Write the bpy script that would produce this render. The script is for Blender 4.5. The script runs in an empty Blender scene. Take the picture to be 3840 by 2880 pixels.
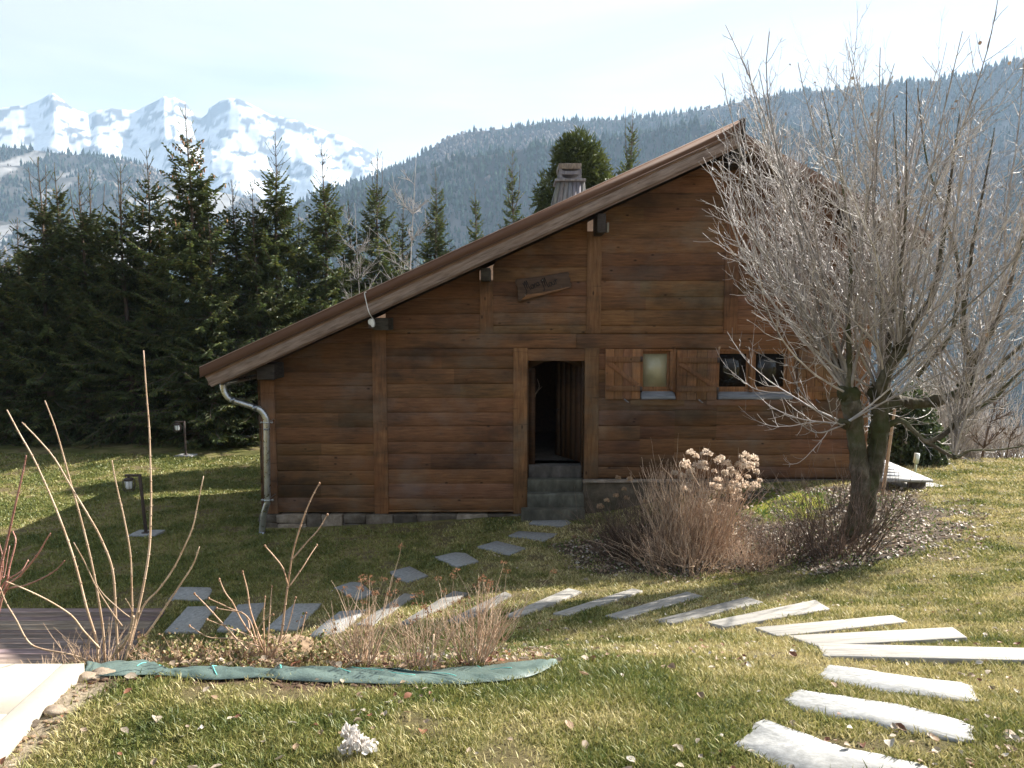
import bpy, math, random
import numpy as np
from mathutils import Vector
S = bpy.context.scene
R_ = math.radians
# ---------------------------------------------------------------- camera, sky, sun, exposure
F = 2773.0                      # focal length in pixels of the 3840 px wide photograph
PITCH = R_(5.27)
CAM = np.array([0.0, 0.0, 3.8])
cd = bpy.data.cameras.new('camera'); cam = bpy.data.objects.new('camera', cd)
S.collection.objects.link(cam)
cam.location = CAM; cam.rotation_euler = (math.pi/2 - PITCH, 0, 0)
cd.sensor_width = 36; cd.lens = 36*F/3840; cd.clip_start = 0.1; cd.clip_end = 20000
S.camera = cam
SUN_D = np.array([-1.22, -0.79, -1.0]); SUN_D /= np.linalg.norm(SUN_D)
ELEV = math.asin(-SUN_D[2]); AZ = math.atan2(-SUN_D[0], -SUN_D[1])     # azimuth from +Y towards +X
SUN_STRENGTH, SKY_STRENGTH, EXPOSURE, HAZE = 5.0, 0.05, 2.05, 0.00014
w = bpy.data.worlds.new('World'); S.world = w; w.use_nodes = True
nt = w.node_tree; nt.nodes.clear()
def nd(nt, typ, ins=None, **kw):
    n = nt.nodes.new(typ)
    for k, v in kw.items(): setattr(n, k, v)
    for k, v in (ins or {}).items():
        s = n.inputs[k]
        if isinstance(v, bpy.types.NodeSocket): nt.links.new(v, s)
        else:
            if hasattr(s.default_value, '__len__') and len(s.default_value) == 4 and len(v) == 3: v = (*v, 1)
            s.default_value = v
    return n
def ramp(nt, fac, stops):
    n = nd(nt, 'ShaderNodeValToRGB', {'Fac': fac}); e = n.color_ramp.elements
    while len(e) > 1: e.remove(e[0])
    e[0].position = stops[0][0]; e[0].color = (*stops[0][1], 1)
    for p, c in stops[1:]:
        x = e.new(p); x.color = (*c, 1)
    return n.outputs['Color']
def mixc(nt, fac, a, b, mode='MIX'):
    return nd(nt, 'ShaderNodeMixRGB', {'Fac': fac, 'Color1': a, 'Color2': b}, blend_type=mode).outputs['Color']
sky = nd(nt, 'ShaderNodeTexSky', sky_type='NISHITA', sun_disc=False, sun_elevation=ELEV, sun_rotation=AZ,
         air_density=1.0, dust_density=2.5, ozone_density=1.0, altitude=1100)
gen = nd(nt, 'ShaderNodeTexCoord').outputs['Generated']
mp = nd(nt, 'ShaderNodeMapping', {'Vector': gen, 'Scale': (1.0, 1.0, 4.5), 'Rotation': (0.25, -0.30, 0.35)})
cn = nd(nt, 'ShaderNodeTexNoise', {'Vector': mp.outputs[0], 'Scale': 1.5, 'Detail': 7.0, 'Roughness': 0.52, 'Distortion': 0.6})
cfac = ramp(nt, cn.outputs['Fac'], [(0.36, (0.92,)*3), (0.47, (0.96,)*3), (0.58, (1.0,)*3)])
# thin high cloud over the valley, brighter towards the sun; clear blue sky behind the camera
sd = nd(nt, 'ShaderNodeVectorMath', {0: gen, 1: tuple(-SUN_D)}, operation='DOT_PRODUCT')
glow = nd(nt, 'ShaderNodeMapRange', {'Value': sd.outputs['Value'], 'From Min': 0.15, 'From Max': 0.95, 'To Min': 0.0, 'To Max': 1.0}).outputs[0]
veil = nd(nt, 'ShaderNodeMapRange', {'Value': sd.outputs['Value'], 'From Min': -0.45, 'From Max': 0.15, 'To Min': 0.10, 'To Max': 1.0}).outputs[0]
cn2 = nd(nt, 'ShaderNodeTexNoise', {'Vector': nd(nt, 'ShaderNodeMapping', {'Vector': gen, 'Scale': (1.2, 1.2, 6.0), 'Rotation': (0.30, -0.42, 0.5)}).outputs[0], 'Scale': 1.3, 'Detail': 6.0, 'Roughness': 0.5, 'Distortion': 0.8})
cdark = mixc(nt, glow, (1.95, 1.98, 2.02), (3.3, 3.3, 3.3)); cbright = mixc(nt, glow, (3.05, 2.85, 2.70), (4.3, 4.1, 3.95))
ccol = mixc(nt, ramp(nt, cn2.outputs['Fac'], [(0.38, (0, 0, 0)), (0.60, (1, 1, 1))]), cdark, cbright)
cf2 = nd(nt, 'ShaderNodeMath', {0: cfac, 1: veil}, operation='MULTIPLY').outputs[0]
skyc = mixc(nt, cf2, sky.outputs['Color'], ccol)
bg = nd(nt, 'ShaderNodeBackground', {'Color': skyc, 'Strength': SKY_STRENGTH})
out = nd(nt, 'ShaderNodeOutputWorld', {'Surface': bg.outputs[0]})
ld = bpy.data.lights.new('sun', 'SUN'); sun = bpy.data.objects.new('sun', ld); S.collection.objects.link(sun)
ld.energy = SUN_STRENGTH; ld.angle = R_(0.5); ld.color = (1.0, 0.945, 0.86)
sun.location = (30, 25, 40); sun.rotation_euler = Vector(SUN_D).to_track_quat('-Z', 'Y').to_euler()
vs = S.view_settings
vs.view_transform = 'Standard'; vs.look = 'None'; vs.gamma = 1; vs.exposure = EXPOSURE; vs.use_curve_mapping = False
S.cycles.max_bounces = 6; S.cycles.diffuse_bounces = 3; S.cycles.glossy_bounces = 3; S.cycles.transmission_bounces = 4
S.cycles.volume_bounces = 1; S.cycles.transparent_max_bounces = 4
# ---------------------------------------------------------------- helpers
RNG = np.random.default_rng(7)
_c, _s = math.cos(PITCH), math.sin(PITCH)
def raydir(px, py):
    xc = (np.asarray(px, float)-1920)/F; yc = -(np.asarray(py, float)-1440)/F
    return np.stack([xc, yc*_s+_c, yc*_c-_s], -1)
def wp(px, py, Y):              # the point of the photo's ray that lies at depth Y
    d = raydir(px, py); return CAM + d*(np.asarray(Y)/d[..., 1])[..., None]
def zp(px, py, Z):              # ... at height Z
    d = raydir(px, py); return CAM + d*((np.asarray(Z)-CAM[2])/d[..., 2])[..., None]
def noise2(x, y, seed=0, octaves=4, lac=2.0, gain=0.5):
    """value noise, vectorised"""
    x = np.asarray(x, float); y = np.asarray(y, float); tot = 0; amp = 1; nrm = 0
    for o in range(octaves):
        xi = np.floor(x).astype(np.int64); yi = np.floor(y).astype(np.int64); fx = x-xi; fy = y-yi
        fx = fx*fx*(3-2*fx); fy = fy*fy*(3-2*fy)
        def h(i, j):
            n = (i*374761393 + j*668265263 + (seed+o*17)*974711) & 0xffffffff
            n = ((n ^ (n >> 13))*1274126177) & 0xffffffff
            return ((n ^ (n >> 16)) & 0xffff)/65535.0
        v = (h(xi, yi)*(1-fx)+h(xi+1, yi)*fx)*(1-fy) + (h(xi, yi+1)*(1-fx)+h(xi+1, yi+1)*fx)*fy
        tot = tot+v*amp; nrm += amp; amp *= gain; x = x*lac+5.3; y = y*lac+9.1
    return tot/nrm
def smooth(a, b, x):
    t = np.clip((np.asarray(x, float)-a)/(b-a), 0, 1); return t*t*(3-2*t)
def inpoly(x, y, poly):
    p = np.asarray(poly); r = np.zeros(np.shape(x), bool); j = len(p)-1
    for i in range(len(p)):
        xi, yi = p[i]; xj, yj = p[j]
        c = ((yi > y) != (yj > y)) & (x < (xj-xi)*(y-yi)/((yj-yi) or 1e-9)+xi)
        r ^= c; j = i
    return r
ROOTLOC = {}
def tag(o, label=None, cat=None, group=None, kind=None):
    if label: o['label'] = label
    if cat: o['category'] = cat
    if group: o['group'] = group
    if kind: o['kind'] = kind
    return o
def thing(name, label, cat, loc=(0, 0, 0), group=None):
    o = bpy.data.objects.new(name, None); S.collection.objects.link(o); o.location = tuple(float(v) for v in loc)
    o.empty_display_size = 0.2
    ROOTLOC[o.name] = np.array(loc, float)
    return tag(o, label, cat, group)
def mesh_np(name, v, faces, mat, parent=None, tint=None, smooth_=False, loc=None, bevel=0):
    """faces: list of (M,k) int arrays"""
    v = np.asarray(v, np.float64)
    org = ROOTLOC[parent.name] if parent is not None else (np.array(loc, float) if loc is not None else np.zeros(3))
    me = bpy.data.meshes.new(name)
    if not isinstance(faces, list): faces = [faces]
    faces = [np.asarray(f, np.int32) for f in faces if len(f)]
    me.vertices.add(len(v)); me.vertices.foreach_set('co', (v-org).astype(np.float32).ravel())
    lv = np.concatenate([f.ravel() for f in faces]); cnt = np.concatenate([np.full(len(f), f.shape[1], np.int32) for f in faces])
    me.loops.add(len(lv)); me.loops.foreach_set('vertex_index', lv)
    me.polygons.add(len(cnt)); st = np.zeros(len(cnt), np.int32); st[1:] = np.cumsum(cnt)[:-1]
    me.polygons.foreach_set('loop_start', st)
    if tint is not None:
        a = me.attributes.new('tint', 'FLOAT_COLOR', 'POINT')
        c = np.ones((len(v), 4), np.float32); c[:, :3] = tint; a.data.foreach_set('color', c.ravel())
    if smooth_: me.polygons.foreach_set('use_smooth', np.ones(len(cnt), bool))
    me.update(calc_edges=True); me.validate()
    if mat: me.materials.append(mat)
    o = bpy.data.objects.new(name, me); S.collection.objects.link(o)
    ROOTLOC[o.name] = org
    if parent is not None: o.parent = parent
    else: o.location = tuple(org)
    if bevel:
        b = o.modifiers.new('bevel', 'BEVEL'); b.width = bevel; b.segments = 2; b.limit_method = 'ANGLE'
    return o
def tubes(paths, radii, n=4):
    """paths (N,K,3), radii (N,K) -> verts, quads (open tubes, tip closed by its small radius)"""
    P = np.asarray(paths, float); Rr = np.asarray(radii, float); N, K, _ = P.shape
    T = np.gradient(P, axis=1); T /= np.linalg.norm(T, axis=2, keepdims=True)+1e-9
    ref = np.tile(np.array([0.31, 0.87, 0.39]), (N, 1)); m = T[:, K//2]
    al = np.abs((m*ref).sum(1)) > 0.8; ref[al] = np.array([0.9, -0.3, 0.31])
    U = np.cross(T, ref[:, None, :]); U /= np.linalg.norm(U, axis=2, keepdims=True)+1e-9
    W = np.cross(T, U)
    a = np.arange(n)*2*math.pi/n
    V = P[:, :, None, :] + Rr[:, :, None, None]*(np.cos(a)[None, None, :, None]*U[:, :, None, :]+np.sin(a)[None, None, :, None]*W[:, :, None, :])
    idx = np.arange(N*K*n).reshape(N, K, n)
    q = np.stack([idx[:, :-1, :], np.roll(idx, -1, 2)[:, :-1, :], np.roll(idx, -1, 2)[:, 1:, :], idx[:, 1:, :]], -1).reshape(-1, 4)
    return V.reshape(-1, 3), q
def resample(pts, K):
    """Catmull-Rom through pts (any columns), K samples"""
    p = np.asarray(pts, float); n = len(p); q = np.vstack([2*p[0]-p[1], p, 2*p[-1]-p[-2]])
    t = np.linspace(0, n-1, K); i = np.minimum(t.astype(int), n-2); f = (t-i)[:, None]
    a, b, c, d = q[i], q[i+1], q[i+2], q[i+3]
    return 0.5*((2*b)+(-a+c)*f+(2*a-5*b+4*c-d)*f*f+(-a+3*b-3*c+d)*f**3)
class MB:
    def __init__(s): s.v = []; s.f = {}; s.t = []; s.n = 0
    def add(s, v, faces, tint=(1, 1, 1)):
        v = np.asarray(v, float).reshape(-1, 3)
        for f in faces: s.f.setdefault(len(f), []).append([i+s.n for i in f])
        s.v.append(v); s.t.append(np.tile(np.asarray(tint, float), (len(v), 1)) if np.ndim(tint) == 1 else np.asarray(tint)); s.n += len(v); return s
    def addnp(s, v, q, tint=(1, 1, 1)):
        return s.add(v, np.asarray(q).tolist(), tint)
    def hexa(s, b, t, tint=(1, 1, 1)):          # bottom 4 and top 4 points, both counter-clockwise seen from above
        return s.add(np.vstack([b, t]), [(3, 2, 1, 0), (4, 5, 6, 7), (0, 1, 5, 4), (1, 2, 6, 5), (2, 3, 7, 6), (3, 0, 4, 7)], tint)
    def box(s, x0, x1, y0, y1, z0, z1, tint=(1, 1, 1)):
        c = [(x0, y0), (x1, y0), (x1, y1), (x0, y1)]
        return s.hexa([(*p, z0) for p in c], [(*p, z1) for p in c], tint)
    def prism_y(s, pts, y0, y1, tint=(1, 1, 1)):   # (x,z) polygon, counter-clockwise seen from the camera, extruded along y
        n = len(pts); v = [(x, y0, z) for x, z in pts]+[(x, y1, z) for x, z in pts]
        return s.add(v, [tuple(range(n)), tuple(range(2*n-1, n-1, -1))]+[((i+1) % n, i, n+i, n+(i+1) % n) for i in range(n)], tint)
    def prism_z(s, pts, z0, z1, tint=(1, 1, 1)):
        n = len(pts); v = [(x, y, z0) for x, y in pts]+[(x, y, z1) for x, y in pts]
        return s.add(v, [tuple(range(n-1, -1, -1)), tuple(range(n, 2*n))]+[(i, (i+1) % n, n+(i+1) % n, n+i) for i in range(n)], tint)
    def beam(s, a, b, wd, ht, up=(0, 0, 1), tint=(1, 1, 1)):
        a = np.array(a, float); b = np.array(b, float); d = b-a; d /= np.linalg.norm(d)
        u = np.cross(d, up); u /= np.linalg.norm(u); w_ = np.cross(u, d); u = u*wd/2; w_ = w_*ht/2
        return s.hexa([a-u-w_, a+u-w_, b+u-w_, b-u-w_], [a-u+w_, a+u+w_, b+u+w_, b-u+w_], tint)
    def tube(s, path, rad, n=10, tint=(1, 1, 1), cap=True):
        p = np.asarray(path, float); r = np.broadcast_to(np.asarray(rad, float), (len(p),))
        v, q = tubes(p[None], r[None], n); f = q.tolist()
        if cap: f = f+[list(range(n))[::-1], list(range((len(p)-1)*n, len(p)*n))]
        return s.add(v, f, tint)
    def blob(s, c, r, seed=0, rough=0.15, nu=14, nv=9, tint=(1, 1, 1)):
        th = np.linspace(0, math.pi, nv)[1:-1]; ph = np.arange(nu)*2*math.pi/nu
        T, Pp = np.meshgrid(th, ph, indexing='ij')
        d = np.stack([np.sin(T)*np.cos(Pp), np.sin(T)*np.sin(Pp), np.cos(T)], -1)
        k = 1+rough*2*(noise2(d[..., 0]*2+seed*3.1+10, d[..., 1]*2+d[..., 2]*2+20, seed, 3)-0.5)
        v = (d*k[..., None]*np.array(r)+np.array(c)).reshape(-1, 3); m = len(th)
        v = np.vstack([v, [np.array(c)+(0, 0, r[2])], [np.array(c)-(0, 0, r[2])]])
        f = [(i*nu+j, (i+1)*nu+j, (i+1)*nu+(j+1) % nu, i*nu+(j+1) % nu) for i in range(m-1) for j in range(nu)]
        f += [(m*nu, j, (j+1) % nu) for j in range(nu)]+[(m*nu+1, (m-1)*nu+(j+1) % nu, (m-1)*nu+j) for j in range(nu)]
        return s.add(v, f, tint)
    def build(s, name, mat, parent=None, smooth_=False, bevel=0, loc=None):
        return mesh_np(name, np.vstack(s.v), [np.array(f) for f in s.f.values()], mat, parent, np.vstack(s.t), smooth_, loc, bevel)
# ---------------------------------------------------------------- materials (procedural)
def newmat(name, rough=0.8, spec=0.3, metal=0.0):
    m = bpy.data.materials.new(name); m.use_nodes = True; n = m.node_tree; n.nodes.clear()
    b = nd(n, 'ShaderNodeBsdfPrincipled', {'Roughness': rough, 'Specular IOR Level': spec, 'Metallic': metal})
    nd(n, 'ShaderNodeOutputMaterial', {'Surface': b.outputs[0]})
    return m, n, b
def tinted(n, col):
    return mixc(n, 1.0, col, nd(n, 'ShaderNodeAttribute', attribute_name='tint').outputs['Color'], 'MULTIPLY')
def noise_mat(name, stops, nscale=5, stretch=(1, 1, 1), detail=6, nrough=0.6, rough=0.8, spec=0.3, metal=0, bump=0.0, bscale=None, blot=None, knots=None, rvar=0, dist=0.01, transl=0.0, coord='Object', rot=None):
    m, n, b = newmat(name, rough, spec, metal)
    co = nd(n, 'ShaderNodeTexCoord').outputs[coord]
    if rot: co = nd(n, 'ShaderNodeMapping', {'Vector': co, 'Rotation': rot}).outputs[0]
    mpn = nd(n, 'ShaderNodeMapping', {'Vector': co, 'Scale': stretch}).outputs[0]
    nz = nd(n, 'ShaderNodeTexNoise', {'Vector': mpn, 'Scale': nscale, 'Detail': detail, 'Roughness': nrough})
    col = ramp(n, nz.outputs['Fac'], stops)
    for (bc, bs, lo, hi, amt, bst) in (blot or []):
        bm = nd(n, 'ShaderNodeMapping', {'Vector': co, 'Scale': bst}).outputs[0]
        bn = nd(n, 'ShaderNodeTexNoise', {'Vector': bm, 'Scale': bs, 'Detail': 5.0, 'Roughness': 0.6})
        fac = nd(n, 'ShaderNodeMapRange', {'Value': bn.outputs['Fac'], 'From Min': lo, 'From Max': hi, 'To Min': 0.0, 'To Max': amt}).outputs[0]
        col = mixc(n, fac, col, bc)
    if knots:
        ks, kst, kr, kc = knots
        km = nd(n, 'ShaderNodeMapping', {'Vector': co, 'Scale': kst}).outputs[0]
        vo = nd(n, 'ShaderNodeTexVoronoi', {'Vector': km, 'Scale': ks})
        fac = nd(n, 'ShaderNodeMapRange', {'Value': vo.outputs['Distance'], 'From Min': kr*0.4, 'From Max': kr, 'To Min': 0.85, 'To Max': 0.0}).outputs[0]
        col = mixc(n, fac, col, kc)
    col = tinted(n, col)
    n.links.new(col, b.inputs['Base Color'])
    if rvar:
        rr = nd(n, 'ShaderNodeMapRange', {'Value': nz.outputs['Fac'], 'From Min': 0.3, 'From Max': 0.7, 'To Min': rough-rvar, 'To Max': rough+rvar}).outputs[0]
        n.links.new(rr, b.inputs['Roughness'])
    if bump:
        src = nz if bscale is None else nd(n, 'ShaderNodeTexNoise', {'Vector': mpn, 'Scale': bscale, 'Detail': 6.0, 'Roughness': 0.65})
        bp = nd(n, 'ShaderNodeBump', {'Height': src.outputs['Fac'], 'Strength': bump, 'Distance': dist})
        n.links.new(bp.outputs[0], b.inputs['Normal'])
    if transl:
        tr = nd(n, 'ShaderNodeBsdfTranslucent', {'Color': col})
        mx = nd(n, 'ShaderNodeMixShader', {'Fac': transl}); n.links.new(b.outputs[0], mx.inputs[1]); n.links.new(tr.outputs[0], mx.inputs[2])
        n.links.new(mx.outputs[0], [x for x in n.nodes if x.type == 'OUTPUT_MATERIAL'][0].inputs['Surface'])
    return m
def wallwood(name, stretch, kst, k=1.0, gl=0.62):
    return noise_mat(name, [(0.26, (0.058*k, 0.029*k, 0.014*k)), (0.42, (0.135*k, 0.066*k, 0.031*k)), (0.60, (0.200*k, 0.102*k, 0.049*k)), (0.78, (0.27*k, 0.155*k, 0.083*k))],
        nscale=2.6, stretch=stretch, detail=10, nrough=0.68, rough=gl+.1, spec=0.18, bump=0.5, bscale=7,
        blot=[((0.034, 0.024, 0.018), 0.85, 0.46, 0.66, 0.80, (0.6, 1, 1.6)), ((0.24, 0.095, 0.036), 0.7, 0.54, 0.72, 0.5, (1, 1, 1.2)), ((0.17, 0.13, 0.098), 0.9, 0.50, 0.68, 0.6, (1, 1, 1.4)), ((0.020, 0.014, 0.011), 3.0, 0.60, 0.75, 0.7, (0.5, 1, 5.0))],
        knots=(1.0, kst, 0.11, (0.022, 0.010, 0.006)), rvar=0.1)
M = {}
M['wall'] = wallwood('wall_wood', (0.9, 1, 11), (2.4, 2.4, 4.6))
M['post'] = wallwood('post_wood', (9, 9, 0.9), (4.8, 4.8, 2.0), 1.12)
M['beam'] = wallwood('beam_wood', (0.8, 9, 9), (1.8, 4.0, 5.0), 1.05)
M['shutter'] = wallwood('shutter_wood', (14, 14, 1.2), (6, 6, 3), 1.45, 0.5)
M['dark_wood'] = noise_mat('dark_end_grain_wood', [(0.3, (0.016, 0.012, 0.009)), (0.7, (0.075, 0.06, 0.048))], 6, (1, 1, 5), rough=0.8, bump=0.3)
M['rake'] = noise_mat('weathered_rake_wood', [(0.25, (0.10, 0.068, 0.052)), (0.5, (0.225, 0.165, 0.135)), (0.75, (0.33, 0.255, 0.215))], 3.0, (1.1, 6, 10), detail=8, rough=0.75, bump=0.3, bscale=8,
    blot=[((0.17, 0.085, 0.040), 0.9, 0.5, 0.72, 0.75, (0.5, 1, 3)), ((0.05, 0.035, 0.028), 1.6, 0.58, 0.8, 0.7, (0.6, 1, 3))], knots=(1.0, (1.5, 3, 5), 0.07, (0.03, 0.02, 0.015)), rot=(0, R_(24.6), 0))
M['trim'] = noise_mat('brown_metal_trim', [(0.3, (0.120, 0.064, 0.043)), (0.7, (0.140, 0.077, 0.051))], 2, rough=0.65, spec=0.15)
M['roofmetal'] = noise_mat('pale_metal_roof', [(0.3, (0.22, 0.18, 0.16)), (0.7, (0.30, 0.25, 0.22))], 1.5, rough=0.4, spec=0.5)
M['soffit'] = noise_mat('soffit_boards', [(0.3, (0.05, 0.026, 0.013)), (0.7, (0.11, 0.06, 0.03))], 3, (6, 1, 6), rough=0.7)
M['greywood'] = noise_mat('silver_grey_wood', [(0.25, (0.085, 0.085, 0.095)), (0.5, (0.185, 0.18, 0.19)), (0.78, (0.30, 0.29, 0.28))], 3, (9, 9, 1), detail=8, rough=0.8, bump=0.3, bscale=6,
    blot=[((0.26, 0.20, 0.13), 2.2, 0.55, 0.75, 0.6, (1, 1, 1))])
M['sleeper'] = noise_mat('weathered_sleeper', [(0.2, (0.075, 0.07, 0.063)), (0.40, (0.225, 0.213, 0.195)), (0.7, (0.36, 0.345, 0.32))], 3.0, (1, 1, 1), detail=9, nrough=0.7, rough=0.85, bump=0.3, bscale=18,
    blot=[((0.10, 0.085, 0.075), 4.0, 0.62, 0.72, 0.8, (1, 1, 1))])
M['zinc'] = noise_mat('galvanised_pipe', [(0.3, (0.34, 0.35, 0.36)), (0.7, (0.52, 0.53, 0.53))], 14, rough=0.33, spec=0.5, metal=0.9, rvar=0.12)
M['stone'] = noise_mat('foundation_stone', [(0.25, (0.07, 0.055, 0.042)), (0.5, (0.17, 0.14, 0.112)), (0.75, (0.31, 0.275, 0.235))], 5, detail=9, nrough=0.65, rough=0.92, bump=0.7, bscale=12, dist=0.02,
    blot=[((0.05, 0.055, 0.030), 1.6, 0.52, 0.72, 0.55, (1, 1, 1))])
M['slab'] = noise_mat('granite_slab', [(0.28, (0.12, 0.122, 0.124)), (0.5, (0.235, 0.236, 0.236)), (0.72, (0.37, 0.367, 0.36))], 24, detail=9, nrough=0.75, rough=0.9, bump=0.3, bscale=60, dist=0.004,
    blot=[((0.22, 0.21, 0.19), 1.8, 0.5, 0.75, 0.55, (1, 1, 1))])
M['paving'] = noise_mat('cream_paving', [(0.3, (0.235, 0.21, 0.168)), (0.7, (0.295, 0.267, 0.218))], 3, detail=8, rough=0.8, bump=0.1, bscale=30, dist=0.004)
M['step'] = noise_mat('concrete_step', [(0.25, (0.035, 0.032, 0.026)), (0.5, (0.085, 0.078, 0.065)), (0.75, (0.15, 0.14, 0.12))], 6, (1, 1, 0.5), detail=8, rough=0.9, bump=0.4, bscale=14)
M['deck'] = noise_mat('deck_boards', [(0.25, (0.10, 0.075, 0.066)), (0.5, (0.20, 0.155, 0.138)), (0.75, (0.31, 0.255, 0.235))], 3, (0.9, 12, 1), detail=8, rough=0.7, bump=0.25, bscale=9)
M['fabric'] = noise_mat('green_ground_fabric', [(0.3, (0.040, 0.066, 0.058)), (0.7, (0.100, 0.140, 0.124))], 2.5, detail=7, rough=0.55, spec=0.4, bump=0.6, bscale=9, dist=0.02)
M['rust'] = noise_mat('dark_rusty_metal', [(0.3, (0.030, 0.022, 0.020)), (0.7, (0.075, 0.050, 0.042))], 8, rough=0.6, spec=0.4)
M['glasswhite'] = noise_mat('opal_glass', [(0.3, (0.72, 0.74, 0.78)), (0.7, (0.80, 0.82, 0.85))], 3, rough=0.3, spec=0.5)
M['whiteplastic'] = noise_mat('white_plastic', [(0.3, (0.70, 0.70, 0.70)), (0.7, (0.78, 0.78, 0.77))], 6, rough=0.4, spec=0.5)
M['cyan'] = noise_mat('cyan_thread', [(0.3, (0.15, 0.62, 0.55)), (0.7, (0.18, 0.68, 0.6))], 6, rough=0.6)
M['frost'] = noise_mat('frosted_glass', [(0.3, (0.30, 0.29, 0.18)), (0.7, (0.46, 0.42, 0.29))], 2.5, rough=0.28, spec=0.6, bump=0.4, bscale=60, dist=0.004)  # reflection of lawn and sky put into the pane's base colour
M['glass'], _n, _b = newmat('dark_window_glass', 0.03, 0.4); _b.inputs['Base Color'].default_value = (0.012, 0.012, 0.012, 1)
M['white_sill'] = noise_mat('blue_grey_painted_sill', [(0.3, (0.11, 0.12, 0.135)), (0.7, (0.23, 0.24, 0.265))], 4, (1, 8, 8), rough=0.6, bump=0.2)
M['bark'] = noise_mat('mossy_bark', [(0.25, (0.022, 0.018, 0.013)), (0.48, (0.070, 0.057, 0.040)), (0.72, (0.22, 0.19, 0.15))], 6, (1, 1, 0.6), detail=9, nrough=0.7, rough=0.95, bump=0.9, bscale=16, dist=0.02,
    blot=[((0.050, 0.058, 0.018), 2.4, 0.44, 0.62, 0.85, (1, 1, 0.7)), ((0.014, 0.012, 0.010), 2.0, 0.56, 0.70, 0.85, (1, 1, 0.5))])
M['twig'] = noise_mat('pale_grey_twig', [(0.3, (0.26, 0.222, 0.20)), (0.7, (0.52, 0.47, 0.435))], 5, rough=0.5, spec=0.5)
M['stem'] = noise_mat('tan_stem', [(0.3, (0.30, 0.19, 0.115)), (0.7, (0.52, 0.39, 0.28))], 9, rough=0.5, spec=0.4)
M['redstem'] = noise_mat('red_dogwood_stem', [(0.3, (0.20, 0.075, 0.055)), (0.7, (0.36, 0.19, 0.145))], 9, rough=0.45, spec=0.4)
M['drystem'] = noise_mat('dry_straw_stem', [(0.3, (0.30, 0.185, 0.12)), (0.7, (0.62, 0.47, 0.34))], 7, rough=0.6, spec=0.3)
M['darktwig'] = noise_mat('dark_brown_twig', [(0.3, (0.055, 0.034, 0.024)), (0.7, (0.19, 0.125, 0.09))], 6, rough=0.6)
M['flower'] = noise_mat('dry_flower_head', [(0.3, (0.52, 0.40, 0.30)), (0.7, (0.80, 0.69, 0.57))], 12, rough=0.9, transl=0.45)
M['needle'] = noise_mat('spruce_needles', [(0.3, (0.030, 0.046, 0.015)), (0.7, (0.078, 0.098, 0.030))], 1.3, rough=0.55, spec=0.35, transl=0.28)
M['sprucebark'] = noise_mat('spruce_bark', [(0.3, (0.045, 0.033, 0.024)), (0.7, (0.13, 0.095, 0.07))], 8, (1, 1, 0.4), rough=0.9)
M['cone'] = noise_mat('spruce_cone_scales', [(0.3, (0.22, 0.11, 0.05)), (0.7, (0.40, 0.22, 0.11))], 20, rough=0.6)
M['birch'] = noise_mat('birch_bark', [(0.3, (0.22, 0.20, 0.19)), (0.7, (0.42, 0.39, 0.37))], 6, rough=0.7)
M['leaf'] = noise_mat('dead_leaf', [(0.3, (0.8, 0.8, 0.8)), (0.7, (1.0, 1.0, 1.0))], 20, rough=0.6, spec=0.35, transl=0.2)
M['grass'] = noise_mat('grass_blades', [(0.3, (0.85, 0.85, 0.85)), (0.7, (1.0, 1.0, 1.0))], 1.5, rough=0.5, spec=0.35, transl=0.28)
M['ground'] = noise_mat('lawn_ground', [(0.25, (0.55, 0.55, 0.55)), (0.5, (0.95, 0.95, 0.95)), (0.75, (1.3, 1.3, 1.3))], 16, detail=9, nrough=0.7, rough=0.95, spec=0.1, bump=0.8, bscale=45, dist=0.02)
M['evergreen_leaf'] = noise_mat('evergreen_leaf', [(0.3, (0.030, 0.046, 0.018)), (0.7, (0.065, 0.085, 0.030))], 3, rough=0.45, transl=0.25)
M['forest'] = noise_mat('far_forest', [(0.3, (0.8, 0.8, 0.8)), (0.7, (1.1, 1.1, 1.1))], 0.02, rough=0.9, spec=0.05)
M['hill'] = noise_mat('hill_floor', [(0.3, (0.75, 0.75, 0.75)), (0.7, (1.2, 1.2, 1.2))], 0.03, detail=8, rough=0.95, spec=0.05)
M['platform'] = noise_mat('pale_terrace_boards', [(0.3, (0.28, 0.28, 0.29)), (0.7, (0.37, 0.37, 0.37))], 4, (1, 9, 1), rough=0.6, bump=0.15)
M['letter'] = noise_mat('burnt_lettering', [(0.3, (0.008, 0.006, 0.005)), (0.7, (0.014, 0.010, 0.008))], 8, rough=0.7)
M['signwood'] = noise_mat('rustic_sign_wood', [(0.3, (0.040, 0.022, 0.014)), (0.7, (0.105, 0.060, 0.038))], 3, (1.2, 4, 9), rough=0.6, bump=0.5, bscale=6)
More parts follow.
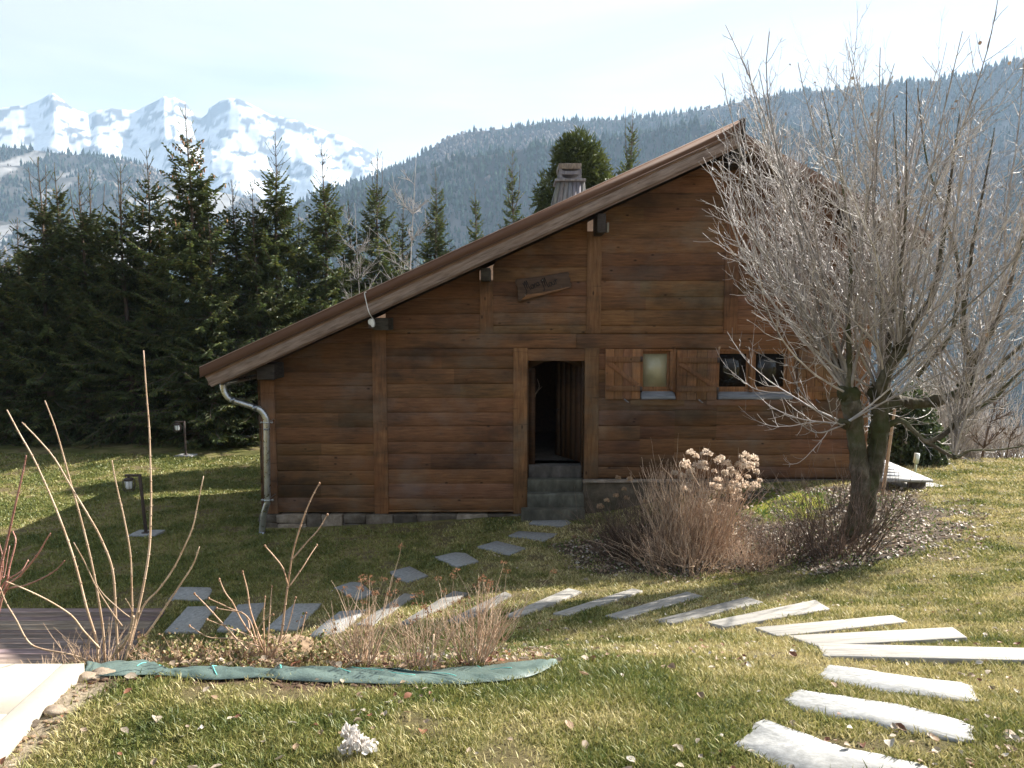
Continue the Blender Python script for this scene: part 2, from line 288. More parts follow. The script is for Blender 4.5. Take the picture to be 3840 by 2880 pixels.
# ---------------------------------------------------------------- the ground near the house (one sheet)
CTRL_PX = [(0, 2880, 1.96), (-300, 2700, 1.94), (1000, 2880, 2.10), (1920, 2880, 2.12), (3000, 2880, 2.16), (3840, 2880, 2.22),
 (0, 2560, 1.93), (330, 2500, 1.93), (700, 2515, 1.90), (1100, 2535, 1.88), (1500, 2545, 1.86), (1900, 2520, 1.82), (2080, 2490, 1.78),
 (3000, 2650, 2.04), (3500, 2650, 2.10), (3400, 2540, 1.92), (3060, 2450, 1.76), (3800, 2470, 1.88), (3840, 2200, 1.32), (3840, 2000, 1.02), (3700, 1850, 0.80),
 (3400, 2400, 1.60), (3110, 2350, 1.44), (2870, 2310, 1.22), (2600, 2300, 1.02), (2370, 2290, 0.86), (2130, 2290, 0.70), (1900, 2290, 0.55), (1700, 2290, 0.42), (1500, 2290, 0.28), (1360, 2290, 0.15),
 (1600, 2420, 1.05), (2000, 2400, 1.15), (2400, 2420, 1.40),
 (1130, 2330, 0.05), (900, 2310, -0.05), (700, 2320, -0.10), (300, 2300, -0.16), (0, 2290, -0.16),
 (1328, 2217, -0.05), (1527, 2158, -0.03), (1711, 2104, 0.0), (1875, 2058, 0.0), (2000, 2010, -0.02), (2066, 1965, -0.05),
 (0, 2016, -0.28), (550, 2005, -0.28), (900, 2000, -0.32), (360, 1841, -0.30), (900, 1830, -0.45), (0, 1700, -0.30), (500, 1690, -0.25), (850, 1700, -0.50),
 (1000, 1985, -0.33), (1400, 1975, -0.24), (1850, 1958, -0.10), (2190, 1965, -0.02), (2420, 1960, 0.16), (2600, 2150, 0.35), (2900, 2130, 0.50), (2500, 2060, 0.30),
 (3200, 2010, 0.78), (3400, 1950, 0.82), (3000, 1870, 0.66), (2800, 1850, 0.58), (3260, 1830, 0.70), (3700, 1736, 0.42), (3300, 2150, 0.90)]
CTRL_XY = [(-6, -1, 2.1), (0, -2, 2.2), (6, -1, 2.35), (-6.5, 3.2, 1.95), (6.5, 4, 2.0), (10, 8, 1.5), (11, 12, 0.9), (10, 16.5, 0.35),
 (-2.5, 5.2, 0.95), (-3.6, 5.2, 0.75), (-4.6, 5.2, 0.6), (-3.6, 6.3, 0.05), (-4.6, 6.3, -0.1), (-2.4, 6.3, 0.45), (-7.5, 5.3, 0.5), (-9, 8, -0.2), (-12, 12, -0.3), (-12, 20, -0.3),
 (-7, 21.5, -0.3), (-3, 21, -0.6), (1, 20, -0.4), (5, 20, 0.1), (7.5, 17, 0.4), (0, 16, -0.2), (4, 17, 0.2), (-1.3, 6.0, 1.0), (-1.9, 6.3, 0.72)]
_pc = np.array([zp(a, b, c) for a, b, c in CTRL_PX]+[np.array(c, float) for c in CTRL_XY])
def _tps_fit(P, lam=0.02):
    n = len(P); d = np.linalg.norm(P[:, None, :2]-P[None, :, :2], axis=2)
    K = np.where(d > 0, d*d*np.log(d+1e-12), 0)+lam*np.eye(n)
    Q = np.hstack([np.ones((n, 1)), P[:, :2]])
    A = np.block([[K, Q], [Q.T, np.zeros((3, 3))]])
    return np.linalg.solve(A, np.concatenate([P[:, 2], np.zeros(3)]))
_w = _tps_fit(_pc)
def tps(x, y):
    x = np.asarray(x, float); y = np.asarray(y, float); sh = x.shape; x = x.ravel(); y = y.ravel(); o = np.empty(len(x))
    for i in range(0, len(x), 20000):
        xs, ys = x[i:i+20000], y[i:i+20000]
        d2 = (xs[:, None]-_pc[None, :, 0])**2+(ys[:, None]-_pc[None, :, 1])**2
        o[i:i+20000] = (0.5*d2*np.log(d2+1e-12))@_w[:-3]+_w[-3]+_w[-2]*xs+_w[-1]*ys
    return o.reshape(sh)
GX0, GX1, GY0, GY1, GS = -22.0, 16.0, -3.0, 27.0, 0.08
_gx = np.arange(GX0, GX1+1e-6, GS); _gy = np.arange(GY0, GY1+1e-6, GS)
_GXX, _GYY = np.meshgrid(_gx, _gy, indexing='ij')
_cx = np.clip(_GXX, -11.5, 10.5); _cy = np.clip(_GYY, -1.5, 21.5)
GZ = tps(_cx, _cy)
GZ += 0.05*(noise2(_GXX*0.9, _GYY*0.9, 3, 3)-0.5) + 0.018*(noise2(_GXX*5, _GYY*5, 5, 3)-0.5)
# the plot ends in a slope down to the valley, past the trees and past the right-hand lawn
_edge = 17.3+0.25*(_GXX-7)*0.0 + 1.0*(noise2(_GXX*0.4, _GXX*0+3, 9, 2)-0.5)
_drop = np.where(_GXX > 5.0, np.clip(_GYY-_edge, 0, None), 0)*smooth(5.0, 7.0, _GXX)*0.50 + np.clip(_GYY-24.8, 0, None)*0.55
_drop = np.maximum(_drop, np.clip(-19.5-_GXX, 0, None)*0.6)
GZ -= _drop
def h(x, y):
    fx = np.clip((np.asarray(x, float)-GX0)/GS, 0, len(_gx)-1.001); fy = np.clip((np.asarray(y, float)-GY0)/GS, 0, len(_gy)-1.001)
    i = fx.astype(int); j = fy.astype(int); a = fx-i; b = fy-j
    return (GZ[i, j]*(1-a)+GZ[i+1, j]*a)*(1-b)+(GZ[i, j+1]*(1-a)+GZ[i+1, j+1]*a)*b
def gp(px, py):                  # where the photo's ray meets the ground
    d = raydir(px, py); sh = d.shape[:-1]; d = d.reshape(-1, 3)
    t = np.full(len(d), 2.0); done = np.zeros(len(d), bool)
    for _ in range(1300):
        p = CAM+d*t[:, None]; below = p[:, 2] <= h(p[:, 0], p[:, 1]); done |= below
        if done.all(): break
        t = np.where(done, t, t+0.02)
    lo, hi = t-0.02, t.copy()
    for _ in range(12):
        mid = (lo+hi)/2; p = CAM+d*mid[:, None]; b = p[:, 2] <= h(p[:, 0], p[:, 1])
        hi = np.where(b, mid, hi); lo = np.where(b, lo, mid)
    return (CAM+d*hi[:, None]).reshape(*sh, 3)
def gpoly(pts): a = np.array(pts, float); return gp(a[:, 0], a[:, 1])
def z3(p): return [(x*.6027, 1600+y*.6027) for x, y in p]        # crops of the photo the outlines were read from
def z4(p): return [(1100+x*.5425, 2080+y*.5425) for x, y in p]
def z5(p): return [(2200+x*.7414, 2080+y*.7414) for x, y in p]
def z8(p): return [(900+x*.633, 1200+y*.633) for x, y in p]
SLABS = [
 ('slate grey stepping stone at the corner of the brown deck', z3([(1110, 1008), (1310, 1012), (1322, 1024), (1282, 1088), (1048, 1083)])),
 ('grey stone tread nearest the deck, first of the row of treads climbing right', z3([(1168, 1130), (1345, 1128), (1232, 1290), (1022, 1288)])),
 ('grey stone tread, second from the deck, behind bare shrub stems', z3([(1480, 1115), (1655, 1110), (1545, 1282), (1350, 1280)])),
 ('grey stone tread, third from the deck, right of the bare shrub', z3([(1830, 1105), (2000, 1115), (1850, 1270), (1655, 1272)])),
 ('grey stone tread next to the lowest timber tread, behind twiggy shrub', z4([(320, 395), (500, 400), (345, 540), (190, 580), (115, 570)])),
 ('flat grey paver on the shaded lawn, farthest from the chalet door', z4([(400, 198), (462, 205), (557, 275), (437, 322), (283, 235)])),
 ('flat grey paver on the shaded lawn, second of the path from the timber treads', z4([(805, 88), (932, 155), (782, 200), (658, 130)])),
 ('flat grey paver midway along the shaded path to the door', z4([(1120, -8), (1192, 0), (1282, 55), (1130, 95), (978, 25)])),
 ('flat grey paver on the shaded lawn, third from the door steps', z8([(1520, 1315), (1692, 1360), (1590, 1400), (1403, 1350)])),
 ('pale grey paver on the shaded lawn, second from the door steps', z8([(1650, 1255), (1882, 1275), (1802, 1317), (1588, 1287)])),
 ('dark stained paver against the foot of the door steps', z8([(1745, 1183), (1930, 1188), (1965, 1210), (1900, 1230), (1712, 1212)])),
 ('sunlit pale stone tread just below the longest timber tread', z5([(1215, 560), (1420, 588), (1560, 610), (1900, 652), (1962, 675), (1970, 720), (1992, 748), (1900, 748), (1500, 700), (1200, 640), (1163, 613), (1198, 590)])),
 ('sunlit pale stone tread, middle one of the three large near ones', z5([(1080, 688), (1300, 720), (1560, 760), (1900, 850), (1962, 880), (1960, 950), (1900, 956), (1500, 882), (1440, 852), (1350, 838), (1250, 832), (1040, 775), (998, 735), (1038, 700)])),
 ('largest sunlit pale stone tread, cut by the bottom of the picture', z5([(900, 838), (1100, 910), (1300, 985), (1700, 1070), (1790, 1130), (1100, 1140), (930, 1060), (800, 995), (738, 970), (830, 905), (842, 860)])),
]
PLANKS = [
 ('lowest grey timber tread, in shade beside the last stone tread', z4([(770, 272), (855, 290), (540, 502), (428, 500)])),
 ('shaded grey timber tread, second from the bottom of the timber steps', z4([(1110, 257), (1212, 275), (800, 490), (742, 485)])),
 ('dark shaded timber tread, third from the bottom, half hidden by a twiggy shrub', z4([(1465, 258), (1512, 290), (1150, 492), (1048, 480)])),
 ('timber tread crossed by the edge of the chalet shadow', z4([(1905, 238), (1998, 265), (1540, 448), (1452, 440)])),
 ('first fully sunlit timber tread right of the chalet shadow', z5([(235, 175), (287, 192), (-101, 318), (-176, 312)])),
 ('sunlit timber tread, second right of the chalet shadow', z5([(510, 194), (591, 217), (190, 337), (86, 322)])),
 ('greyish brown timber tread between two paler ones', z5([(815, 221), (897, 250), (430, 363), (336, 345)])),
 ('pale cracked timber tread with a dark knot, right of the greyish brown one', z5([(1160, 239), (1237, 285), (690, 384), (596, 352)])),
 ('pale timber tread, third from the top of the timber steps', z5([(1555, 315), (1630, 357), (960, 427), (841, 385)])),
 ('pale timber tread with a knot, second from the top of the timber steps', z5([(1860, 379), (1932, 440), (1150, 477), (1008, 427)])),
 ('longest and topmost timber tread, running out of the picture', z5([(1153, 468), (2330, 490), (2340, 566), (1190, 527)])),
]
DECK_RIGHT = gp(np.array([622., 480.]), np.array([2281., 2432.]))
DECK_Z = float(h(DECK_RIGHT[0, 0]-1, DECK_RIGHT[0, 1]-.3))+0.05
_d1 = zp(622, 2281, DECK_Z); _d2 = zp(478, 2434, DECK_Z)
DECK = [(-10.0, _d1[1]), (_d1[0], _d1[1]), (_d2[0], _d2[1]), (_d2[0]-.25, _d2[1]-.9), (-10.0, _d2[1]-.9)]
TERR_Z = 2.04
_t1 = zp(317, 2488, TERR_Z); _t2 = zp(0, 2795, TERR_Z)
_e = (_t2-_t1)/np.linalg.norm(_t2-_t1)
_t3 = _t1+_e*4.0
TERRACE = [(_t1[0]-7, _t1[1]), (_t1[0], _t1[1]), (_t3[0], _t3[1]), (_t3[0]-7, _t3[1])]
HOUSE = [(-4.95, 13.95), (7.0, 13.95), (7.0, 19.0), (-4.95, 19.0)]
# where soil, leaf litter and moss lie (patches with an outline of their own)
BED = gpoly([(2080, 2060), (2250, 1985), (2450, 1960), (2800, 1850), (3300, 1830), (3560, 1900), (3620, 1990), (3480, 2090), (3220, 2130), (2900, 2150), (2500, 2160), (2200, 2140)])[:, :2]
MOSS = gpoly([(2780, 1900), (2900, 1850), (3080, 1840), (3140, 1880), (3060, 1950), (2900, 1960)])[:, :2]
FABRIC_UP = [(322, 2500), (420, 2482), (530, 2480), (600, 2512), (700, 2508), (900, 2518), (1000, 2510), (1100, 2505), (1250, 2515), (1330, 2506), (1500, 2528), (1700, 2512), (1900, 2497), (2082, 2487)]
FABRIC_LO = [(330, 2528), (400, 2532), (600, 2532), (800, 2547), (1000, 2542), (1100, 2550), (1400, 2562), (1700, 2567), (1780, 2562), (1900, 2552), (2000, 2532), (2090, 2492)]
FAB_U = gp(*resample(FABRIC_UP, 90).T); FAB_L = gp(*resample(FABRIC_LO, 90).T)
def bedp(px, py):
    """a point of the bank behind the fabric; where the ray clears the crest, the crest itself"""
    q = gp(np.atleast_1d(np.float64(px)), np.atleast_1d(np.float64(py))); far = q[:, 1] > 5.6
    if far.any():
        c = zp(np.atleast_1d(px)[far], np.atleast_1d(py)[far], 1.80); c[:, 2] = h(c[:, 0], c[:, 1]); q[far] = c
    return q if np.ndim(px) else q[0]
_u = resample(FABRIC_UP, 90); FAB_U = bedp(_u[:, 0], _u[:, 1]); FAB_U[:, 1] = np.minimum(FAB_U[:, 1], 4.15)

PLANTBED = np.vstack([FAB_U[:, :2], FAB_U[::-1, :2]+np.array([0, 1.0])*np.linspace(0.25, 1.35, 90)[:, None]])
SOIL = np.vstack([np.array([_t1[:2], _t2[:2]])+np.array([[-.02, .02], [-.02, -.1]]), np.array([_t2[:2], _t1[:2]])+np.array([[.10, -.1], [.17, .02]])])
CLODS = np.vstack([FAB_L[:60, :2]+np.array([0, -.005]), FAB_L[:60, :2][::-1]-np.array([0, 1.0])*(.03+.16*noise2(np.arange(60)*.35, np.zeros(60)+4., 66, 3)**1.5)[:, None]])
def polydist_mask(x, y, poly, blur):
    """soft membership of a patch with a ragged outline"""
    j = (noise2(x*2.2, y*2.2, 31, 4)-0.5)*blur*2.6; k = (noise2(x*2.2+50, y*2.2, 37, 4)-0.5)*blur*2.6
    r = 0
    for s in range(4): r = r+inpoly(x+j+(noise2(x*9+s*7, y*9, 41+s, 2)-.5)*blur*2.2, y+k+(noise2(x*9, y*9+s*7, 51+s, 2)-.5)*blur*1.6, poly)
    return r/4.0
def ground_cols(x, y):
    n1 = noise2(x*0.7, y*0.7, 11, 4); n2 = noise2(x*2.6, y*2.6, 12, 4)
    g = np.array([0.085, 0.088, 0.026]); st = np.array([0.21, 0.175, 0.078]); soil = np.array([0.055, 0.038, 0.026])
    t = smooth(0.36, 0.62, n1*0.5+n2*0.5)[..., None]
    c = g*(1-t)+st*t
    s = (smooth(0.62, 0.72, n2)*0.6)[..., None]; c = c*(1-s)+soil*s
    b = polydist_mask(x, y, BED, 0.35)[..., None]; c = c*(1-b)+np.array([0.085, 0.064, 0.047])*b
    m = (polydist_mask(x, y, MOSS, 0.3)*smooth(0.35, 0.55, n2))[..., None]; c = c*(1-m)+np.array([0.17, 0.17, 0.020])*m
    p = polydist_mask(x, y, PLANTBED, 0.12)[..., None]; c = c*(1-p)+np.array([0.10, 0.068, 0.042])*p
    q = polydist_mask(x, y, SOIL, 0.03)[..., None]; c = c*(1-q)+np.array([0.27, 0.22, 0.16])*q
    q = polydist_mask(x, y, CLODS, 0.03)[..., None]; c = c*(1-q)+np.array([0.085, 0.055, 0.036])*q
    return c
_T = inpoly(_GXX+.05, _GYY+.04, [(a[0], a[1]) for a in TERRACE]); GZ[_T] = np.minimum(GZ[_T], TERR_Z-.09)
_T = inpoly(_GXX, _GYY, DECK); GZ[_T] = np.minimum(GZ[_T], DECK_Z-.06)
def build_ground():
    nx, ny = len(_gx), len(_gy)
    v = np.stack([_GXX, _GYY, GZ], -1).reshape(-1, 3); idx = np.arange(nx*ny).reshape(nx, ny)
    q = np.stack([idx[:-1, :-1], idx[1:, :-1], idx[1:, 1:], idx[:-1, 1:]], -1).reshape(-1, 4)
    # skirt: the sheet goes on down the hillside to the valley and out to the far hills
    col = ground_cols(v[:, 0], v[:, 1])
    ring = np.concatenate([idx[:, 0], idx[-1, 1:], idx[::-1, -1][1:], idx[0, ::-1][1:-1]])
    base = v[ring]; ctr = np.array([0.0, 10.0]); vs_ = [v]; qs = [q]; cs = [col]; prev = ring; off = len(v); m = len(ring)
    dirv = base[:, :2]-ctr; dirv /= np.linalg.norm(dirv, axis=1, keepdims=True)
    for rr, zz in ((3, -2.0), (10, -6.5), (30, -19), (70, -42), (130, -66), (220, -78), (420, -80), (800, -81), (1500, -82), (4200, -84)):
        back = smooth(0.25, -0.35, dirv[:, 1])         # behind the camera the slope goes on uphill
        z = base[:, 2]*0.0+zz
        z = z*(1-back)+(base[:, 2]+min(rr, 200)*0.25)*back
        if rr < 12: z = base[:, 2]*(1-rr/12)*(1-back)+z*(rr/12)*(1-back)+z*back
        nv = np.column_stack([base[:, :2]+dirv*rr, z]); ids = off+np.arange(m); off += m
        qs.append(np.stack([prev, ids, np.roll(ids, -1), np.roll(prev, -1)], -1)); prev = ids; vs_.append(nv)
        nn = noise2(nv[:, 0]*0.012, nv[:, 1]*0.02, 21, 4)
        far = smooth(50, 200, np.full(m, rr))[:, None]; sn = (smooth(0.50, 0.56, nn))[:, None]
        fc = np.array([0.30, 0.235, 0.15])*(1-sn)+np.array([0.75, 0.77, 0.80])*sn
        cs.append((np.array([0.16, 0.13, 0.075])*(1-far)+fc*far))
    mesh_np('ground', np.vstack(vs_), [np.vstack(qs)], M['ground'], None, np.vstack(cs), True)['kind'] = 'structure'
build_ground()
# ---------------------------------------------------------------- far hills, woods and snow mountains
def skyline(pts, px): a = np.array(pts, float)*1.7360; return np.interp(px, a[:, 0], a[:, 1])
def elev(px, py):                # height over horizontal distance for a photo pixel
    d = raydir(px, py); return d[..., 2]/np.hypot(d[..., 0], d[..., 1])
def azim(px): d = raydir(px, np.full(np.shape(px), 1184.)); return np.arctan2(d[..., 0], d[..., 1])
def fan(name, px, dist, z, col, mat):
    """heightfield on a fan of bearings; dist,z (n,m)"""
    az = azim(px)[:, None]; v = np.stack([np.sin(az)*dist, np.cos(az)*dist, z], -1); n, m = dist.shape
    idx = np.arange(n*m).reshape(n, m)
    q = np.stack([idx[:-1, :-1], idx[1:, :-1], idx[1:, 1:], idx[:-1, 1:]], -1).reshape(-1, 4)
    return mesh_np(name, v.reshape(-1, 3), [q], mat, None, col.reshape(-1, 3), True), v
PXR = np.linspace(-1500, 5400, 420)
def hill(name, line, lower, d0, d1, zb, seed, amp, px=PXR, rows=70, back=1.25, prof=1.15, cliffs=False):
    py = skyline(line, px)+lower
    top = CAM[2]+elev(px, py)*d1
    v = np.linspace(0, 1, rows); vb = np.linspace(1.03, back, 8)
    D = d0+(d1-d0)*v; DD = np.concatenate([D, d1*vb])[None, :]*np.ones((len(px), 1))
    f = np.concatenate([v**prof, 1-(vb-1)*1.6])
    Z = zb+(np.maximum(top, zb+5)[:, None]-zb)*f[None, :]
    az = azim(px)[:, None]; X = np.sin(az)*DD; Y = np.cos(az)*DD
    env = np.concatenate([np.sin(np.pi*v)**0.8, np.zeros(8)])[None, :]
    ridge = np.abs(noise2(X/170., Y/260., seed, 4)-0.5)*2
    Z = Z+amp*env*(ridge-0.35)+amp*0.25*env*(noise2(X/40., Y/40., seed+3, 3)-0.5)
    nn = noise2(X/60., Y/60., seed+5, 4)[..., None]; s = smooth(0.58, 0.70, nn)
    col = np.array([0.040, 0.038, 0.034])*(1-s)+np.array([0.12, 0.115, 0.11])*s
    if cliffs:
        cl = smooth(0.62, 0.68, noise2(X/32., Z/120., seed+9, 4))[..., None]*smooth(0.25, 0.5, f)[None, :, None]
        col = col*(1-cl)+np.array([0.19, 0.187, 0.185])*cl
        sn = smooth(0.62, 0.68, noise2(X/24.+7, Z/16., seed+19, 4))[..., None]*smooth(0.45, 0.15, f)[None, :, None]
        col = col*(1-sn)+np.array([0.42, 0.43, 0.45])*sn
    o, V = fan(name, px, DD, Z, col, M['hill']); o['kind'] = 'structure'
    return V, f, nn
def woods(name, V, nmax, seed, size, decid=0.35, rowmax=78, skip=None, green=(0.020, 0.040, 0.026)):
    """conifers (two stacked cones) and bare crowns scattered over a hillside mesh"""
    r = np.random.default_rng(seed); n, m, _ = V.shape; m = min(m, rowmax)
    A = np.linalg.norm(np.cross(V[1:, :m-1]-V[:-1, :m-1], V[:-1, 1:m]-V[:-1, :m-1]), axis=2).ravel()
    k = r.choice(len(A), nmax, p=A/A.sum()); i, j = np.divmod(k, m-1); a = r.random(nmax)[:, None]; b = r.random(nmax)[:, None]
    P = (V[i, j]*(1-a)+V[i+1, j]*a)*(1-b)+(V[i, j+1]*(1-a)+V[i+1, j+1]*a)*b
    if skip is not None: P = P[~skip(P)]
    N = len(P); cl = noise2(P[:, 0]/120., P[:, 1]/170., seed+1, 4)+0.10*(r.random(N)-0.5)
    dens = noise2(P[:, 0]/60.+30, P[:, 1]/90., seed+7, 3); keep_ = dens+0.30*r.random(N) > 0.42
    P = P[keep_]; cl = cl[keep_]; N = len(P)
    dec = cl > np.quantile(cl, 1-decid)
    H = size*(0.38+0.95*r.random(N)**1.4)*np.where(dec, 0.6, 1.0); Wd = H*np.where(dec, 0.30, 0.20)*(0.8+0.5*r.random(N))
    ns = 5; ang = np.arange(ns)*2*np.pi/ns
    rings = [(0.02, 0.85), (0.45, 0.62), (0.42, 0.80), (0.78, 0.30), (1.0, 0.0)]
    dr = [(0.10, 0.25), (0.35, 0.9), (0.6, 1.0), (0.85, 0.6), (1.0, 0.0)]
    vs_ = []
    for (za, ra), (zb_, rb) in zip(rings, dr):
        zz = np.where(dec, zb_, za); rad = np.where(dec, rb, ra); jit = 1+0.35*(r.random((N, ns))-0.5)
        ro = r.random(N)[:, None]*0
        vs_.append(np.stack([P[:, :1]+np.cos(ang+ro)*(Wd*rad)[:, None]*jit, P[:, 1:2]+np.sin(ang+ro)*(Wd*rad)[:, None]*jit, (P[:, 2]+H*zz)[:, None]+np.zeros((1, ns))+0.04*H[:, None]*(r.random((N, ns))-0.5)], -1))
    v = np.stack(vs_, 1); nr = len(rings); idx = np.arange(N*nr*ns).reshape(N, nr, ns)
    q = np.stack([idx[:, :-1], np.roll(idx, -1, 2)[:, :-1], np.roll(idx, -1, 2)[:, 1:], idx[:, 1:]], -1).reshape(-1, 4)
    g = np.array(green)*(0.7+0.9*r.random((N, 1))); d = np.array([0.125, 0.105, 0.092])*(0.7+0.7*r.random((N, 1)))
    c = np.where(dec[:, None], d, g); c = np.repeat(c[:, None, :], nr*ns, 1).reshape(-1, 3)
    o = mesh_np(name, v.reshape(-1, 3), [q], M['forest'], None, c); o['kind'] = 'stuff'; return o
LINE_R = [(-900, 620), (300, 560), (520, 490), (620, 445), (700, 398), (760, 382), (850, 348), (900, 326), (960, 288), (1000, 272), (1060, 264), (1120, 257), (1200, 245), (1330, 242), (1400, 237), (1460, 227), (1520, 219), (1600, 201), (1650, 191), (1720, 182), (1800, 179), (1860, 171), (1950, 162), (2010, 160), (2060, 150), (2100, 136), (2150, 121), (2212, 106), (2500, 60), (3200, 20)]
LINE_S = [(-900, 700), (400, 620), (640, 470), (720, 420), (790, 390), (860, 372), (930, 345), (1000, 322), (1080, 312), (1160, 296), (1240, 290), (1330, 278), (1420, 262), (1500, 250), (1600, 262), (1700, 262), (1800, 290), (1950, 280), (2100, 330), (2212, 300), (2600, 240), (3200, 220)]
LINE_L = [(-900, 250), (-300, 290), (0, 307), (60, 310), (120, 317), (160, 322), (230, 327), (270, 332), (330, 348), (380, 372), (420, 388), (480, 402), (540, 415), (600, 432), (680, 470), (760, 520), (1200, 640), (3200, 700)]
V1, f1, _ = hill('hill_right', LINE_R, 30, 640, 1420, -80, 41, 55)
woods('forest_on_far_ridge', V1, 60000, 51, 12.0, 0.27)
V2, f2, _ = hill('hill_spur', LINE_S, 34, 560, 980, -80, 43, 40)
woods('forest_on_near_spur', V2, 28000, 53, 12.0, 0.20)
PXL = np.linspace(-1500, 1800, 320)
V3, f3, _ = hill('hill_left', LINE_L, 22, 800, 1700, -80, 47, 70, PXL, cliffs=True)
woods('forest_on_cliff_hill', V3, 36000, 57, 13.0, 0.30, skip=lambda P: noise2(P[:, 0]/32., P[:, 2]/120., 56, 4) > 0.62)
RIDGE = [(-900, 330), (-400, 300), (-100, 262), (0, 243), (30, 237), (60, 233), (90, 229), (110, 221), (128, 209), (141, 204), (153, 212), (170, 228), (190, 240), (215, 250), (230, 241), (262, 236), (300, 241), (320, 239), (350, 223), (365, 216), (374, 209), (388, 214), (396, 213), (420, 224), (430, 238), (440, 254), (452, 257), (464, 247), (467, 236), (490, 221), (508, 214), (530, 215), (545, 221), (570, 233), (600, 251), (640, 257), (680, 271), (720, 286), (760, 300), (790, 320), (830, 345), (860, 352), (1000, 440), (1300, 520), (2200, 560)]
def mountains():
    px = np.linspace(-1500, 2400, 620); rows = 150
    py = skyline(RIDGE, px); d1, d0, zb = 3300.0, 1750.0, -60.0
    py = py+6*(noise2(px/22., px*0, 81, 4)-0.5)
    top = CAM[2]+elev(px, py)*d1
    v = np.linspace(0, 1, rows); vb = np.linspace(1.02, 1.2, 6)
    DD = np.concatenate([d0+(d1-d0)*v, d1*vb])[None, :]*np.ones((len(px), 1))
    f = np.concatenate([0.55*v**1.3+0.45*v**3.2, 1-(vb-1)*2.2])
    Z = zb+(np.maximum(top, 20)[:, None]-zb)*f[None, :]
    az = azim(px)[:, None]; X = np.sin(az)*DD; Y = np.cos(az)*DD
    env = np.concatenate([np.sin(np.pi*np.clip(v, 0, 1))**1.15, np.zeros(6)])[None, :]
    # ribs and gullies that run down obliquely from the crest
    wx = 260*(noise2(X/420., Y/420., 82, 3)-0.5)
    u = X+wx+1.55*(Y-3300)
    r1 = 1-np.abs(noise2(u/520., (Y-.6*X)/1900., 83, 3)-0.5)*2
    r2 = 1-np.abs(noise2(X/210.+wx/160., Y/230., 85, 4)-0.5)*2
    Z = Z+env*(300*(r1-0.70)+120*(r2-0.70))+np.clip(env*3, 0, 1)*34*(noise2(X/48., Y/52., 87, 4)-0.5)
    dzx = np.gradient(Z, axis=0)/(np.hypot(np.gradient(X, axis=0), np.gradient(Y, axis=0))+.5); dzy = np.gradient(Z, axis=1)/(np.abs(np.gradient(DD, axis=1))+1)
    steep = np.hypot(dzx, dzy); crest = smooth(0.80, 0.99, f)[None, :]
    rn = noise2(X/38., Z/26., 89, 5)
    rk = smooth(0.585, 0.64, rn+0.12*(steep-0.9)+0.30*(noise2(X/240.+3, Z/200., 90, 3)-0.55)+0.05*crest)
    col = np.array([0.44, 0.45, 0.465])*(1-rk[..., None])+np.array([0.075, 0.074, 0.077])*rk[..., None]
    wd = None
    o, V = fan('snow_mountains', px, DD, Z, col, M['hill']); o['kind'] = 'structure'
    return V, f, wd
V4, f4, wd4 = mountains()
def mt_skip(P):
    zr = P[:, 2]; return (noise2(P[:, 0]/130., zr/70., 91, 4) < 0.50+0.35*smooth(120, 330, zr)) | (zr > 360)
woods('forest_on_mountain_flank', V4[150:], 15000, 59, 15.0, 0.05, rowmax=110, skip=mt_skip)
# ---------------------------------------------------------------- the chalet
WY, RY, YB = 14.2, 13.4, 19.3            # gable wall plane, front of the roof overhang, back of the roof
def W(px, py): p = wp(px, py, WY); return float(p[0]), float(p[2])
def WX(px, py=1440): return W(px, py)[0]
def WZ(py): return W(1920, py)[1]
def RK(px, py): p = wp(px, py, RY); return float(p[0]), float(p[2])
house = thing('chalet', 'dark brown timber chalet with a long low roof slope and an open doorway', 'chalet', (1.0, 14.2, 0.0))
rt = lambda a=0.75, b=1.2: (lambda k: np.array([k, k*RNG.uniform(0.93, 1.05), k*RNG.uniform(0.88, 1.08)]))(RNG.uniform(a, b))
# roof lines (x,z) in the plane of the overhang
L0, L1 = RK(750, 1378), RK(2787, 446)             # top edge of the metal trim, eave to ridge
B0, B1 = RK(815, 1442), RK(2780, 546)             # lower edge of the rake boards
R0, R1 = RK(2789, 497), RK(3502, 878)             # right-hand slope, top edge
sl = (L1[1]-L0[1])/(L1[0]-L0[0]); sr = (R1[1]-R0[1])/(R1[0]-R0[0])
sb = (B1[1]-B0[1])/(B1[0]-B0[0])
RIDX = B1[0]
def underL(x): return B0[1]+sb*(x-B0[0])+0.02       # underside of the roof boards
def underR(x): return B1[1]+sr*(x-B1[0])+0.02
def under(x): return np.where(np.asarray(x) < RIDX, underL(np.asarray(x)), underR(np.asarray(x)))
XL, XR = WX(975, 1700), WX(3255, 1600)
